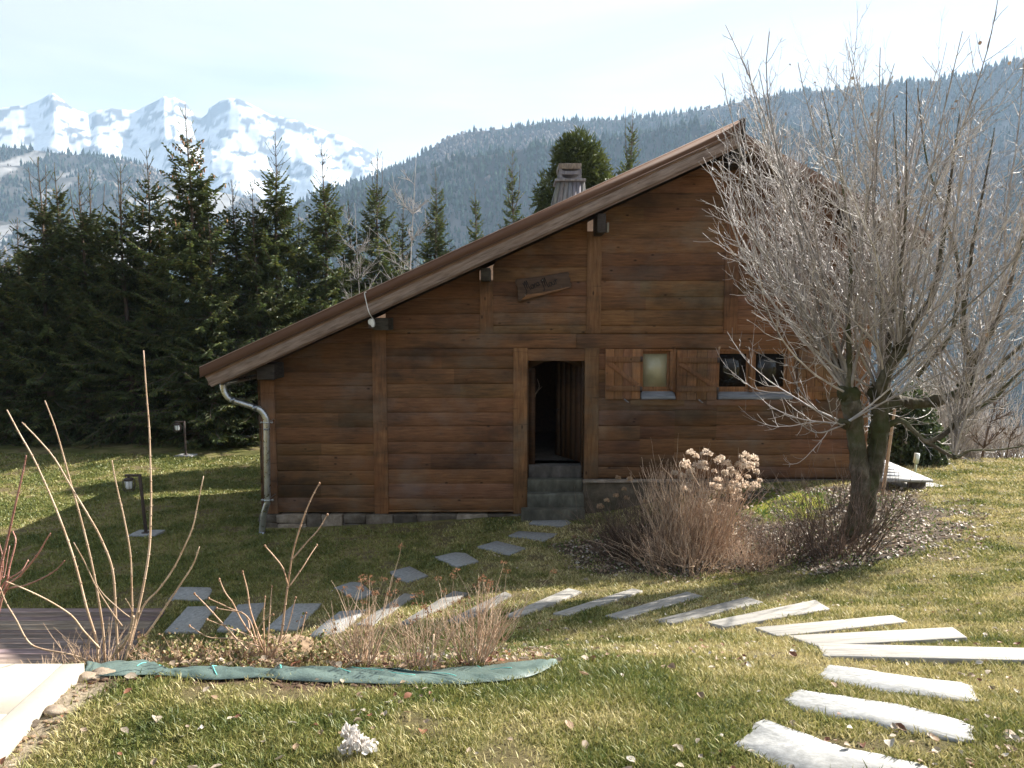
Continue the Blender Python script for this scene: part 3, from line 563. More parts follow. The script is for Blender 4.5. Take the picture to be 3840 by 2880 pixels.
# cladding: convex boards, course by course, cut to the roof slope
COURSE = 0.277
ZC0 = WZ(1921)
def clad(mb, x0, x1, z0, z1, y=WY, roof=False, zoff=0.0):
    k0 = int(math.floor((z0-ZC0-zoff)/COURSE))-1; k1 = int(math.ceil((z1-ZC0-zoff)/COURSE))+1
    jt = {k: ZC0+zoff+k*COURSE+RNG.uniform(-.028, .028) for k in range(k0, k1+1)}
    for k in range(k0, k1):
        za = max(z0, jt[k]); zb = min(z1, jt[k+1])
        if zb-za < 0.015: continue
        joints = [x0]
        if x1-x0 > 1.9 and RNG.random() < 0.5: joints.append(RNG.uniform(x0+.6, x1-.6))
        joints.append(x1)
        for xa, xb in zip(joints[:-1], joints[1:]):
            t = rt(0.74, 1.16); g_ = RNG.uniform(.3, 1.0); prof = [(0, 0.016*g_), (0.02, 0.004), (0.10, -0.004), (0.5, -0.009), (0.90, -0.006), (0.978, 0.002), (1.0, 0.016*g_)]
            rows = []; sag = RNG.uniform(-.004, .004)
            for f, dy in prof:
                zz = za+(zb-za)*f; a, b = xa, xb
                if roof:                                   # clip to the slopes
                    lo = B0[0]+(zz-0.0-B0[1])/sb; hi = B1[0]+(zz-B1[1])/sr
                    a = max(a, lo); b = min(b, hi)
                    if b-a < 0.02: b = a+0.02 if a < RIDX else b; a = min(a, b-0.02)
                rows.append([(a, y+dy, zz+sag), (b, y+dy, zz-sag)])
            v = [p for r in rows for p in r]; n = len(rows)
            mb.add(v, [(2*i, 2*i+1, 2*i+3, 2*i+2) for i in range(n-1)], t)
wall = MB()
ZB, ZBR = WZ(1921), WZ(1792)              # foot of the cladding left and right of the door
zbeam0, zbeam1 = WZ(1304), WZ(1252)
TOP = 8.0
X = {k: WX(v) for k, v in dict(a=1028, p2a=1398, p2b=1450, d0=1925, d1=1978, d2=2192, d3=2245, w1a=2402, w1b=2533, w2a=2690, w2b=2972).items()}
clad(wall, X['a'], X['p2a'], ZB, underL(X['p2a']), roof=True)
clad(wall, X['p2b'], X['d0'], ZB, zbeam0, zoff=0.02)
zw0, zw1 = WZ(1497), WZ(1308)
clad(wall, X['d3'], X['w1a'], ZBR, zbeam0, zoff=0.05)
clad(wall, X['w1a'], X['w1b'], ZBR, zw0, zoff=0.05)
clad(wall, X['w1b'], X['w2a'], ZBR, zbeam0, zoff=0.05)
clad(wall, X['w2a'], X['w2b'], ZBR, zw0, zoff=0.05)
clad(wall, X['w2b'], XR-0.16, ZBR, zbeam0, zoff=0.05)
UP = [(1450, 1800), (1850, 2197), (2250, 2708), (2755, 3255)]
for i, (a, b) in enumerate(UP):
    xa, xb = WX(a), WX(b); zt = float(max(under(xa), under(xb), B1[1] if xa < RIDX < xb else -9))
    clad(wall, xa, xb, zbeam1, zt, roof=True, zoff=0.03*i)
wall.build('wall', M['wall'], house)
inner = MB()                              # inner shell: dark backing, side and back walls, floor
inn = 0.10
gable = [(XL+.02, ZB), (XL+.02, float(underL(XL+.02))-.05), (RIDX, B1[1]-.05), (XR-.02, float(underR(XR-.02))-.05), (XR-.02, ZB)][::-1]
def gslab(x0, x1, z0, z1, y0, y1):
    pts = [(x0, z0), (x1, z0), (x1, min(z1, float(under(x1))-.05))]
    if x0 < RIDX < x1: pts.append((RIDX, min(z1, B1[1]-.05)))
    pts.append((x0, min(z1, float(under(x0))-.05))); inner.prism_y(pts, y0, y1)
y0, y1 = WY+.025, WY+.13
gslab(XL+.02, X['d1'], ZB, zbeam0, y0, y1); gslab(X['d2'], X['w1a'], ZBR-.3, zbeam0, y0, y1)
gslab(X['w1a'], X['w2a'], ZBR-.3, zw0, y0, y1); gslab(X['w1b'], X['w2a'], zw0, zbeam0, y0, y1)
gslab(X['w2a'], X['w2b'], ZBR-.3, zw0, y0, y1); gslab(X['w2b'], XR-.02, ZBR-.3, zbeam0, y0, y1)
gslab(XL+.02, XR-.02, zbeam0+.001, TOP, y0, y1)
gslab(X['d1']-.01, X['d2']+.01, WZ(1353), zbeam0, y0+.004, y1-.004)
inner.prism_y(gable[::-1], YB-.75, YB-.65)
inner.box(XL+.02, XL+.12, WY+.13, YB-.75, ZB, float(underL(XL))-.02)
inner.box(XR-.12, XR-.02, WY+.13, YB-.75, ZBR-.4, float(underR(XR))-.02)
inner.build('inner_wall', M['soffit'], house)
fl = MB(); ZT = float(wp(2090, 1737, 14.62)[2])
fl.box(XL+.12, XR-.12, WY+.40, YB-.75, ZT-.12, ZT); fl.build('floor', M['dark_wood'], house)
for xs, ok in ((XL, lambda z: z+COURSE < underL(XL)), (XR, lambda z: ZBR-.35 < z < underR(XR)+.2-COURSE)):   # side walls
    side = MB()
    for k in range(14):
        z = ZB+k*COURSE
        if ok(z): side.box(xs-.02, xs+.02, WY+.05, YB-.65, z, z+COURSE-.012, rt())
    side.build('side_wall', M['wall'], house)
# posts, each a little proud of the boards
def post(x0p, x1p, z0, z1, dx0=0, proud=.035):
    m = MB(); a, b = WX(x0p), WX(x1p); xa = a+dx0
    m.box(xa, b, WY-proud, WY+.08, z0, z1, rt(.9, 1.15)); return m.build('post', M['post'], house, bevel=.006)
zP = lambda px: float(under(WX(px)))
post(978, 1030, ZB-.02, WZ(1425)); post(1398, 1450, ZB-.02, WZ(1232)); post(1925, 1978, ZB-.02, zbeam0-.003); post(2192, 2245, ZBR-.01, zbeam0-.003)
post(1800, 1850, zbeam1+.003, WZ(1050)); post(2197, 2250, zbeam1+.003, WZ(868)); post(2706, 2757, zbeam1+.003, B1[1]-.14); post(3203, 3257, ZBR-.01, min(zP(3257), zP(3203))-.12)
bm = MB()
bm.box(WX(1450)+.002, WX(2160), WY-.030, WY+.08, zbeam0, zbeam1, (1.05, 1.0, .95)); bm.build('beam', M['beam'], house, bevel=.006)
bm = MB(); bm.box(WX(2160)+.003, XR-.03, WY-.034, WY+.08, zbeam0-.01, zbeam1-.008, (.85, .86, .9)); bm.build('beam', M['beam'], house, bevel=.006)
bm = MB(); bm.box(X['d1']+.002, X['d2']-.002, WY-.022, WY+.10, WZ(1353), WZ(1307), (.95, .92, .9)); bm.build('lintel', M['beam'], house, bevel=.005)
# purlin ends under the overhang
def purlin(x0, x1, y0p, y1p, yf):
    a = wp(x0, y1p, yf); b = wp(x1, y0p, yf); m = MB()
    m.box(a[0], b[0], yf, WY+.3, a[2], b[2], rt(.8, 1.1)); return m.build('purlin', M['dark_wood'], house, bevel=.012)
purlin(2240, 2273, 800, 872, 13.52); purlin(1802, 1838, 1004, 1052, 13.62); purlin(1396, 1456, 1192, 1238, 13.62); purlin(962, 1028, 1366, 1424, 13.62); purlin(2752, 2802, 552, 612, 13.50); purlin(3190, 3240, 790, 850, 13.6)
# roof: slopes, metal cover, rake boards, trim
th = L1[1]-B1[1]
rf = MB()
def slope(mb, a, b, t0, t1, y0, y1, tint=(1, 1, 1)):   # a,b (x,z) on the top line; t0,t1 vertical offsets below it
    mb.prism_y([(a[0], a[1]-t1), (b[0], b[1]-t1), (b[0], b[1]-t0), (a[0], a[1]-t0)], y0, y1, tint)
Lr = (RIDX, L0[1]+sl*(RIDX-L0[0])); Rr = (RIDX, R0[1]+sr*(RIDX-R0[0]))
slope(rf, (L0[0]+.12, L0[1]+sl*.12), Lr, .20, .36, RY+.06, YB)
slope(rf, Rr, R1, .08, .22, RY+.06, YB); rf.build('roof_boards', M['soffit'], house)
rm = MB(); slope(rm, L0, Lr, .012, .06, RY+.012, YB+.03)
slope(rm, Rr, R1, .0, .035, RY+.012, YB+.03)
for k in range(14):                          # standing seams run down the slope
    yy = RY+.35+k*.42
    slope(rm, (L0[0], L0[1]), Lr, -.028, .0, yy, yy+.02); slope(rm, Rr, R1, -.04, -.002, yy, yy+.02)
rm.build('roof', M['roofmetal'], house)
tr = MB(); slope(tr, L0, L1, 0, .170, RY-.030, RY, (1, 1, 1)); slope(tr, (L0[0], L0[1]+.012), (L1[0], L1[1]+.012), 0, .011, RY-.038, RY+.06, (3.2, 4.2, 5.2))
slope(tr, (L0[0], L0[1]-.17), (L1[0], L1[1]-.17), .001, .016, RY-.038, RY, (.75, .75, .75))
tr.build('metal_trim', M['trim'], house)
cap = MB(); x = L1[0]; cap.prism_y([(x-.02, L1[1]-.36), (x+.03, L1[1]-.36), (x+.03, L1[1]+.02), (x-.09, L1[1]-.03), (x-.02, L1[1]-.08)], RY-.055, RY+.05); cap.build('ridge_cap', M['dark_wood'], house)
bb = MB()
def rake(mb, a, b, t0, t1, y0, y1, cut=0.0, tint=(1, 1, 1)):
    mb.prism_y([(a[0]+cut, a[1]-t1), (b[0], b[1]-t1), (b[0], b[1]-t0), (a[0], a[1]-t0)], y0, y1, tint)
rake(bb, (L0[0]+.07, L0[1]+.03), L1, .188, .232, RY+.006, RY+.05, .03, (.85, .70, .55))        # narrow strip below the trim
m1 = bb; rake(m1, (L0[0]+.10, L0[1]+.045), L1, .240, .405, RY+.0, RY+.045, .09)
m1.build('rake_board', M['rake'], house, bevel=.004)
bb = MB(); rake(bb, (B0[0]+.02, B0[1]+th), L1, .392, th, RY+.047, RY+.085, .03, (.85, .8, .78)); bb.build('rake_board', M['rake'], house, bevel=.004)
bb = MB(); rake(bb, (L1[0]+.003, R0[1]), R1, .0, .155, RY+.002, RY+.045, 0, (.9, .78, .72)); bb.build('rake_board', M['rake'], house, bevel=.004)
bb = MB(); rake(bb, (L1[0]+.003, R0[1]), R1, .158, .235, RY+.030, RY+.075, 0, (.8, .72, .68)); bb.build('rake_board', M['rake'], house, bevel=.004)
bb = MB(); bb.box(L0[0]+.10, L0[0]+.14, RY+.08, YB, L0[1]-.33, L0[1]-.02); bb.build('eave_board', M['rake'], house); bb = MB(); bb.box(R1[0]-.10, R1[0]-.06, RY+.08, YB, R1[1]-.2, R1[1]+.02); bb.build('eave_board', M['rake'], house)
# gutter and downpipe
g = MB(); gx, gz = L0[0]+.30, L0[1]-.30; aa = np.linspace(math.pi, 2*math.pi, 9)
pts = [(gx+.075*math.cos(t), gz+.075*math.sin(t)) for t in aa]; pts2 = [(gx+.065*math.cos(t), gz+.065*math.sin(t)+.004) for t in aa[::-1]]
g.prism_y(pts+pts2, RY+.3, YB, (1, 1, 1)); g.build('gutter', M['zinc'], house)
PD = 13.72
pp = [(836, 1440), (838, 1458), (848, 1480), (872, 1500), (962, 1530), (985, 1546), (998, 1570), (1000, 1600), (1003, 1870), (1003, 1884), (996, 1905), (988, 1935), (985, 1965), (984, 1985), (984, 2016)]
c3 = np.array([wp(a, b, PD) for a, b in pp]); path = np.vstack([resample(c3[:8], 36), c3[8][None], resample(c3[8:], 26)[1:]])
dp = MB(); dp.tube(path, .058, 16); pipe = dp.build('downpipe', M['zinc'], house, smooth_=True)
for (a, b), (c, d) in (((868, 1497), (882, 1504)), ((950, 1526), (966, 1533)), ((1000, 1606), (1000, 1612)), ((984, 1992), (984, 2018))):
    m = MB(); p, q = wp(a, b, PD), wp(c, d, PD); m.tube([p, q], .0625, 16, (.55, .57, .62)); m.build('pipe_collar', M['zinc'], house, smooth_=False)
for px, py in ((1000, 1584), (1003, 1875)):
    m = MB(); p = wp(px, py, PD); m.tube([p-(0, 0, .012), p+(0, 0, .012)], .066, 18); m.box(p[0]-.10, p[0]+.10, PD-.008, PD+.008, p[2]-.009, p[2]+.009)
    for s in (-1, 1): m.tube([(p[0]+s*.10, PD-.02, p[2]), (p[0]+s*.10, PD+.02, p[2])], .018, 10)
    m.tube([(p[0], PD, p[2]), (p[0], WY, p[2])], .008, 6); m.build('pipe_bracket', M['zinc'], house)
# foundation: rough stones left of the door, plinth right of it
fd = MB(); x = XL-.06
fz1 = ZB-.03; r_ = random.Random(4)
while x < X['d1']-.05:
    wd = r_.uniform(.28, .62); x2 = min(x+wd, X['d1']-.02); n = 2 if r_.random() < .5 else 1; zz = [fz1, fz1-.14-.06*r_.random(), -.62] if n == 2 else [fz1, -.62]
    for a, b in zip(zz[:-1], zz[1:]):
        k = r_.choice([.45, .55, .65, .75, .85, 1.35]); yy = WY-.04-.05*r_.random(); j = lambda s=.02: r_.uniform(-s, s)
        p = [(x+.008+j(), b+.006), (x2-.008+j(), b+.006+j()), (x2-.01+j(), a-.008+j(.012)), ((x+x2)/2+j(), a-.002+j(.01)), (x+.01+j(), a-.01+j(.012))]
        fd.prism_y(p, yy, WY+.3, (k, k*.97, k*.93))
    x = x2
fd.box(XL-.02, X['d1']-.03, WY-.015, WY+.35, -.7, fz1-.01, (.55, .5, .46)); fnd = fd.build('foundation', M['stone'], house, bevel=.018)
pl = MB(); zt = ZBR-.015; xa = WX(2187)
pl.prism_y([(xa, -.35), (xa+2.1, -.1), (XR+.05, .1), (XR+.05, zt-.05), (xa+2.0, zt-.035), (xa, zt-.05)], WY-.17, WY+.3, (.62, .58, .5))
pl.prism_y([(xa-.01, zt-.055), (xa+1.9, zt-.04), (xa+1.9, zt), (xa-.01, zt)], WY-.20, WY-.004, (1.25, 1.2, 1.15))
pl.prism_y([(xa+1.93, zt-.09), (XR+.04, zt-.07), (XR+.04, zt-.005), (xa+1.93, zt-.005)], WY-.13, WY-.004, (.45, .42, .4))
pl.build('plinth', M['stone'], house, bevel=.02)
# door steps and the open doorway
ys = [13.62, 13.86, 14.10, 14.34, 14.60]; zy = [1898, 1850, 1800, 1737]; tops = [float(wp(2085, p, y+.0)[2]) for p, y in zip(zy, ys[:3]+[14.34])]
tops = [.16, .40, .63, ZT]
lefts = [1955, 1978, 2000, 2000]
for i in range(4):
    m = MB(); a = float(wp(lefts[i], 1850, ys[i])[0]); b = float(wp(2186, 1850, ys[i])[0]); a = max(a, X['d1']+.004) if ys[i+1] > WY-.03 and False else a
    a = X['d1']+.006 if i > 1 else a; b = X['d2']-.03
    m.box(a, b, ys[i], ys[i+1]+(.35 if i == 3 else .0)-.004, -.5 if i == 0 else tops[i-1]-.02, tops[i], rt(.85, 1.1)); m.build('step', M['step'], house, bevel=.015)
rv = MB()                                   # jamb boards, arched head, threshold
rv.box(X['d1']+.002, X['d1']+.03, WY+.11, WY+.42, tops[1]+.01, WZ(1353), (.45, .45, .45)); rv.box(X['d2']-.03, X['d2']-.002, WY+.11, WY+.42, tops[2], WZ(1353), (.5, .5, .5))
z1 = WZ(1353); xa, xb = X['d1']+.03, X['d2']-.03; n = 14
arc = [(xb+(xa-xb)*i/n, z1-.17+.15*math.sin(math.pi*i/n)) for i in range(n+1)]
fr = [(xb, z1), (xa, z1)]
rv.prism_y([(xa, z1)]+arc[::-1]+[(xb, z1)], WY+.30, WY+.36, (.4, .4, .4)); 
rv.box(xa, xa+.13, WY+.30, WY+.36, tops[2], z1-.171, (.4, .4, .4))
rv.build('door_frame', M['beam'], house)
dr = MB(); hx, hy = xb-.02, WY+.40; ln = .95; an = R_(62)
ex, ey = hx-ln*math.cos(an), hy+ln*math.sin(an); nx_, ny_ = math.sin(an)*.045, math.cos(an)*.045
for k in range(5):
    f0, f1_ = k/5, (k+1)/5-.006
    a0 = (hx+(ex-hx)*f0, hy+(ey-hy)*f0); a1 = (hx+(ex-hx)*f1_, hy+(ey-hy)*f1_)
    dr.hexa([(*a0, ZT+.03), (a0[0]+nx_, a0[1]+ny_, ZT+.03), (a1[0]+nx_, a1[1]+ny_, ZT+.03), (*a1, ZT+.03)], [(*a0, z1-.05), (a0[0]+nx_, a0[1]+ny_, z1-.05), (a1[0]+nx_, a1[1]+ny_, z1-.05), (*a1, z1-.05)], rt(.4, .55))
door = dr.build('door', M['post'], house)
hd = MB(); kx, ky = hx+(ex-hx)*.9, hy+(ey-hy)*.9; hd.tube([(kx-.02, ky-.02, ZT+1.0), (kx-.05, ky-.05, ZT+1.0), (kx+.03, ky-.12, ZT+1.0)], .011, 8); hd.build('handle', M['rust'], door)
# windows
def window(name_x0, x1p, y0p, y1p, panes, glassmat, recess):
    a, z1 = W(name_x0, y0p); b, z0 = W(x1p, y1p); m = MB(); yb = WY+recess; fw = .045
    m.box(a, a+fw, WY-.012, yb+.05, z0, z1, (1.0, .95, .9)); m.box(b-fw, b, WY-.012, yb+.05, z0, z1, (1.0, .95, .9)); m.box(a+fw, b-fw, WY-.012, yb+.05, z1-fw, z1, (.95, .9, .85)); m.box(a+fw, b-fw, yb-.01, yb+.05, z0, z0+fw, (.9, .9, .9))
    wn = m.build('window', M['shutter'], house, bevel=.004)
    for i, (pa, pb) in enumerate(panes):
        s = MB(); xa, _ = W(pa, 1400); xb_, _ = W(pb, 1400); fw2 = .05; za, zb_ = z0+fw+.002, z1-fw-.002
        s.box(xa-fw2, xa, yb-.015, yb+.03, za, zb_); s.box(xb_, xb_+fw2, yb-.015, yb+.03, za, zb_); s.box(xa, xb_, yb-.015, yb+.03, za, za+fw2); s.box(xa, xb_, yb-.015, yb+.03, zb_-fw2, zb_)
        
        if i == 0 and xa-fw2 > a+fw: s.box(a+fw, xa-fw2-.001, yb-.01, yb+.03, za, zb_)
        if i == len(panes)-1 and xb_+fw2 < b-fw: s.box(xb_+fw2+.001, b-fw, WY-.005, yb+.03, za, zb_)
        s.build('sash', M['shutter'], wn, bevel=.003)
        p = MB(); p.box(xa-.004, xb_+.004, yb+.004, yb+.012, za+fw2-.004, zb_-fw2+.004); p.build('pane', glassmat, wn)
    return wn
w1 = window(2402, 2533, 1308, 1470, [(2413, 2503)], M['frost'], .07)
w2 = window(2690, 2972, 1308, 1470, [(2698, 2800), (2836, 2942)], M['glass'], .06)
m = MB(); xa, _ = W(2812, 1400); xb_, _ = W(2824, 1400); m.box(xa, xb_, WY-.0, WY+.10, WZ(1470), WZ(1310)); m.build('mullion', M['shutter'], w2)
for a, b in ((2404, 2531), (2692, 2970)):
    m = MB(); m.hexa([(WX(a), WY-.075, WZ(1496)), (WX(b), WY-.075, WZ(1496)), (WX(b), WY+.09, WZ(1496)), (WX(a), WY+.09, WZ(1496))], [(WX(a), WY-.075, WZ(1488)), (WX(b), WY-.075, WZ(1488)), (WX(b), WY+.09, WZ(1464)), (WX(a), WY+.09, WZ(1464))]); m.build('sill', M['white_sill'], w1 if a < 2500 else w2, bevel=.004)
for a, b in ((2365, 2565), (2650, 3060)):
    m = MB(); m.box(WX(a), WX(b), WY-.040, WY-.018, WZ(1520), WZ(1498), rt(.9, 1.1)); m.build('apron_board', M['beam'], w1 if a < 2500 else w2, bevel=.004)
def shutter(x0p, x1p, y0p, y1p, hinge, lab=None):
    a, z1 = W(x0p, y0p); b, z0 = W(x1p, y1p); m = MB(); n = 4
    for i in range(n):
        xa, xb_ = a+(b-a)*i/n, a+(b-a)*(i+1)/n-.006; k = rt(.8, 1.15)
        c = .03 if i in (0, n-1) else 0
        m.box(xa, xb_, WY-.065, WY-.038, z0+(c*.0), z1, k)
    sh = m.build('shutter', M['shutter'], house, bevel=.004)
    if lab: sh['label'] = lab
    bt = MB(); hz = z1-z0
    bt.box(a+.012, b-.012, WY-.088, WY-.0655, z1-.26*hz, z1-.15*hz, (.75, .75, .75)); bt.box(a+.012, b-.012, WY-.088, WY-.0655, z0+.16*hz, z0+.27*hz, (.75, .75, .75))
    p0 = np.array([a+.05, WY-.077, z1-.27*hz]); p1 = np.array([b-.06, WY-.077, z0+.28*hz])
    d = p1-p0; d /= np.linalg.norm(d); nrm = np.array([d[2], 0, -d[0]])*.042
    bt.add([p0-nrm+(0, -.011, 0), p1-nrm+(0, -.011, 0), p1+nrm+(0, -.011, 0), p0+nrm+(0, -.011, 0), p0-nrm+(0, .011, 0), p1-nrm+(0, .011, 0), p1+nrm+(0, .011, 0), p0+nrm+(0, .011, 0)], [(0, 1, 2, 3), (7, 6, 5, 4), (0, 4, 5, 1), (1, 5, 6, 2), (2, 6, 7, 3), (3, 7, 4, 0)], (.85, .8, .8))
    bt.build('batten', M['shutter'], sh, bevel=.004)
    hx_ = b if hinge > 0 else a
    for f in (.2, .8):
        hm = MB(); hm.box(hx_-.012, hx_+.03, WY-.092, WY-.035, z0+hz*f-.05, z0+hz*f+.05); hm.build('hinge', M['rust'], sh)
    ct = MB(); c = WX(x0p+(x1p-x0p)*.6); ct.tube([(c-.04, WY-.08, z0+.01), (c+.0, WY-.09, z0-.03), (c+.045, WY-.085, z0-.055)], [.012, .016, .008], 8); ct.build('catch', M['greywood'], sh)
    return sh
shutter(2270, 2399, 1308, 1496, 1); shutter(2537, 2684, 1312, 1498, 1); shutter(2992, 3110, 1312, 1498, -1)
# chimney
CY = 15.9
ch = MB()
def CP(px, py, y=CY): p = wp(px, py, y); return np.array([float(p[0]), float(p[2])])
tl, tr_, bl, br = CP(2089, 681), CP(2193, 681), CP(2060, 800), CP(2202, 800); dpt = .62
bl = bl+(bl-tl)*.6; br = br+(br-tr_)*.6; n = 7
for (y_t, y_b, sgn) in ((CY, CY-.10, -1), (CY+dpt, CY+dpt+.10, 1)):
    for i in range(n):
        f0, f1_ = i/n, (i+1)/n-.012; off = .012*(i % 2)*sgn
        P = [tl+(tr_-tl)*f0, tl+(tr_-tl)*f1_, bl+(br-bl)*f1_, bl+(br-bl)*f0]; k = rt(.8, 1.2)
        F_ = [(P[3][0], y_b+off, P[3][1]), (P[2][0], y_b+off, P[2][1]), (P[1][0], y_t+off, P[1][1]), (P[0][0], y_t+off, P[0][1])]; Bk = [(x_, y_-.03*sgn, z_) for x_, y_, z_ in F_]
        ch.add(F_+Bk, [(0, 1, 2, 3), (7, 6, 5, 4), (0, 4, 5, 1), (1, 5, 6, 2), (2, 6, 7, 3), (3, 7, 4, 0)], k)
for sx, (t_, b_) in ((-1, (tl, bl)), (1, (tr_, br))):
    for i in range(n):
        f0, f1_ = i/n, (i+1)/n-.012; k = rt(.8, 1.2); ya, yb_, yc, yd = CY+dpt*f0, CY+dpt*f1_, CY-.1+(dpt+.2)*f1_, CY-.1+(dpt+.2)*f0
        F_ = [(b_[0], yd, b_[1]), (b_[0], yc, b_[1]), (t_[0], yb_, t_[1]), (t_[0], ya, t_[1])]; Bk = [(x_-.03*sx, y_, z_) for x_, y_, z_ in F_]
        ch.add(F_+Bk, [(0, 1, 2, 3), (7, 6, 5, 4), (0, 4, 5, 1), (1, 5, 6, 2), (2, 6, 7, 3), (3, 7, 4, 0)], k)
chim = ch.build('chimney', M['greywood'], house)
cp = MB(); x0, z0 = CP(2081, 680); x1, z1 = CP(2196, 671); wdt = (.95, .93, .9)
cp.box(x0, x1, CY-.06, CY+dpt+.06, z0, z1, wdt)
xm0, zm0 = CP(2097, 655); xm1, zm1 = CP(2180, 641); xt0, zt0 = CP(2094, 634); xt1, zt1 = CP(2179, 615)
cp.box(xm0, xm1, CY-.02, CY+dpt+.02, zm0, zm1, (.85, .85, .9)); 
cp.hexa([(xt0, CY-.04, zt0), (xt1, CY-.04, zt0), (xt1, CY+dpt+.04, zt0), (xt0, CY+dpt+.04, zt0)], [(xt0+.0, CY-.09, zt1), (xt1, CY-.09, zt1), (xt1, CY+dpt+.09, zt1), (xt0, CY+dpt+.09, zt1)], (1.0, .9, .75))
for yy in (CY-.02, CY+dpt-.10):
    for s, xx in ((1, xm0), (-1, xm1)):
        for za, zb_, wa, wb in ((z1, zm0, .17, .07), (zm1, zt0, .13, .06)):
            cp.prism_y([(xx, za), (xx+s*wa, za), (xx+s*wb, (za+zb_)/2), (xx+s*wb*.9, zb_), (xx, zb_)][::s], yy, yy+.12, (.9, .9, .93))
cp.build('chimney_cap', M['greywood'], chim, bevel=.006)
# ---------------------------------------------------------------- things on the house
sg = thing('name_board', 'dark rustic name board hanging askew on the upper gable wall', 'sign', (*wp(2040, 1080, WY-.06),), None)
P = lambda x, y: (lambda q: (float(q[0]), float(q[2])))(wp(1900+x*.13562, 990+y*.13562, WY-.05))
outl = [(235, 480), (262, 420), (700, 375), (1200, 300), (1690, 215), (1730, 260), (1715, 330), (1770, 430), (1745, 470), (1800, 560), (1760, 600), (1795, 640), (1400, 770), (900, 890), (500, 1000), (345, 1050), (305, 960), (330, 900), (295, 830), (320, 760), (285, 690), (300, 620), (255, 570)]
m = MB(); m.prism_y([P(x, y) for x, y in outl], WY-.075, WY-.035); bd = m.build('board', M['signwood'], sg, bevel=.008)
m = MB(); m.prism_y([P(x, y) for x, y in [(400, 985), (560, 850), (900, 800), (1330, 725), (1780, 622), (1400, 762), (900, 880), (500, 985)]], WY-.080, WY-.0745, (3.2, 2.9, 2.2)); m.build('edge_chamfer', M['signwood'], sg)
STROKES = {'M': [(0, 1.0), (.05, .55), (.04, .05), (-.06, -.18), (-.16, -.12)], 'M2': [(.05, .55), (.16, .95), (.24, 1.05), (.24, .5), (.26, .25)], 'M3': [(.25, .4), (.38, .95), (.47, 1.05), (.46, .4), (.52, .02), (.62, .12)],
 'o': [(.18, .42), (.05, .40), (.0, .18), (.1, .0), (.24, .08), (.26, .3), (.18, .42), (.34, .36)], 'n': [(0, .4), (.03, .2), (.02, .0), (.08, .28), (.18, .42), (.24, .3), (.24, .08), (.34, .06)],
 'a': [(.24, .38), (.1, .42), (.0, .2), (.1, .0), (.22, .14), (.25, .4), (.25, .1), (.34, .04)], 'u': [(0, .42), (.01, .12), (.1, .0), (.2, .1), (.22, .42), (.23, .1), (.33, .04)], 'r': [(0, .35), (.06, .48), (.07, .0), (.08, .3), (.18, .45), (.26, .38)]}
def write(mb, word, x0, y0, sc, rot):
    x = 0
    for chr_ in word:
        for st in ([['M'], ['M2'], ['M3']] if chr_ == 'M' else [[chr_]]):
            pts = resample(STROKES[st[0]], 22)*sc; pts[:, 0] += x
            xs = x0+pts[:, 0]*math.cos(rot)+pts[:, 1]*math.sin(rot); ys_ = y0+pts[:, 0]*math.sin(rot)-pts[:, 1]*math.cos(rot)
            q = wp(1900+xs*.13562, 990+ys_*.13562, WY-.0765); mb.tube(q, .0075, 6)
        x += sc*(.66 if chr_ == 'M' else .34)
m = MB(); write(m, 'Mona', 545, 760, 255, R_(-24)); write(m, 'Mour', 1035, 690, 265, R_(-22)); m.build('lettering', M['letter'], sg)
for x, y in ((995, 445), (1522, 640), (512, 860)):
    q = wp(1900+x*.13562, 990+y*.13562, WY-.078); m = MB(); m.tube([q-(0, .006, 0), q+(0, .004, 0)], .006, 8); m.build('screw', M['zinc'], sg)
lc = wp(1392, 1212, 13.56)
lt = thing('motion_sensor', 'white plastic motion sensor with a cable, hanging from the rake boards', 'sensor', lc)
zz = lambda x, y, yy=13.56: wp(1300+x*.12658, 1050+y*.12658, yy)
m = MB(); prof = [(640, 1200), (690, 1145), (790, 1140), (815, 1200), (832, 1280), (828, 1360), (790, 1408), (745, 1385), (715, 1330), (650, 1305)]
m.prism_y([(float(zz(*p)[0]), float(zz(*p)[2])) for p in prof][::-1], 13.51, 13.62); m.build('housing', M['whiteplastic'], lt, bevel=.018)
m = MB(); m.prism_y([(float(zz(*p)[0]), float(zz(*p)[2])) for p in [(650, 1315), (715, 1340), (740, 1400), (790, 1420), (690, 1435), (645, 1400)]][::-1], 13.53, 13.61); m.build('lens', M['rust'], lt, bevel=.008)
cb = [(600, 352), (560, 360), (533, 385), (535, 440), (570, 600), (620, 820), (680, 1000), (715, 1140)]
pts = np.array([zz(x, y, RY-.05) for x, y in cb]); pts[0, 1] = RY+.1; pts[-1, 1] = 13.53
m = MB(); m.tube(resample(pts, 30), .008, 8); m.build('cable', M['whiteplastic'], lt, smooth_=True)
bx = wp(2277, 852, 13.7); t = MB(); t.box(bx[0]-.012, bx[0]+.028, 13.66, 13.80, bx[2]-.09, bx[2]+.08); tag(t.build('junction_box', M['paving'], None, bevel=.006, loc=bx), 'small cream box on the side of the middle purlin end', 'junction box')
# antler coat hook seen through the doorway
hk = MB(); q0 = np.array([X['d1']+.16, WY+1.5, ZT+1.25])
for s in (-1, 1): hk.tube(resample([q0, q0+(s*.06, -.05, .06), q0+(s*.12, -.08, .2), q0+(s*.08, -.08, .36)], 12), np.linspace(.018, .006, 12), 7); hk.tube(resample([q0+(s*.10, -.07, .12), q0+(s*.18, -.1, .2)], 5), np.linspace(.011, .004, 5), 6)
hk.blob(q0, (.05, .04, .08), 3); tag(hk.build('antler_rack', M['stem'], None, loc=q0), 'antler rack on the dark wall just inside the open doorway', 'antlers')
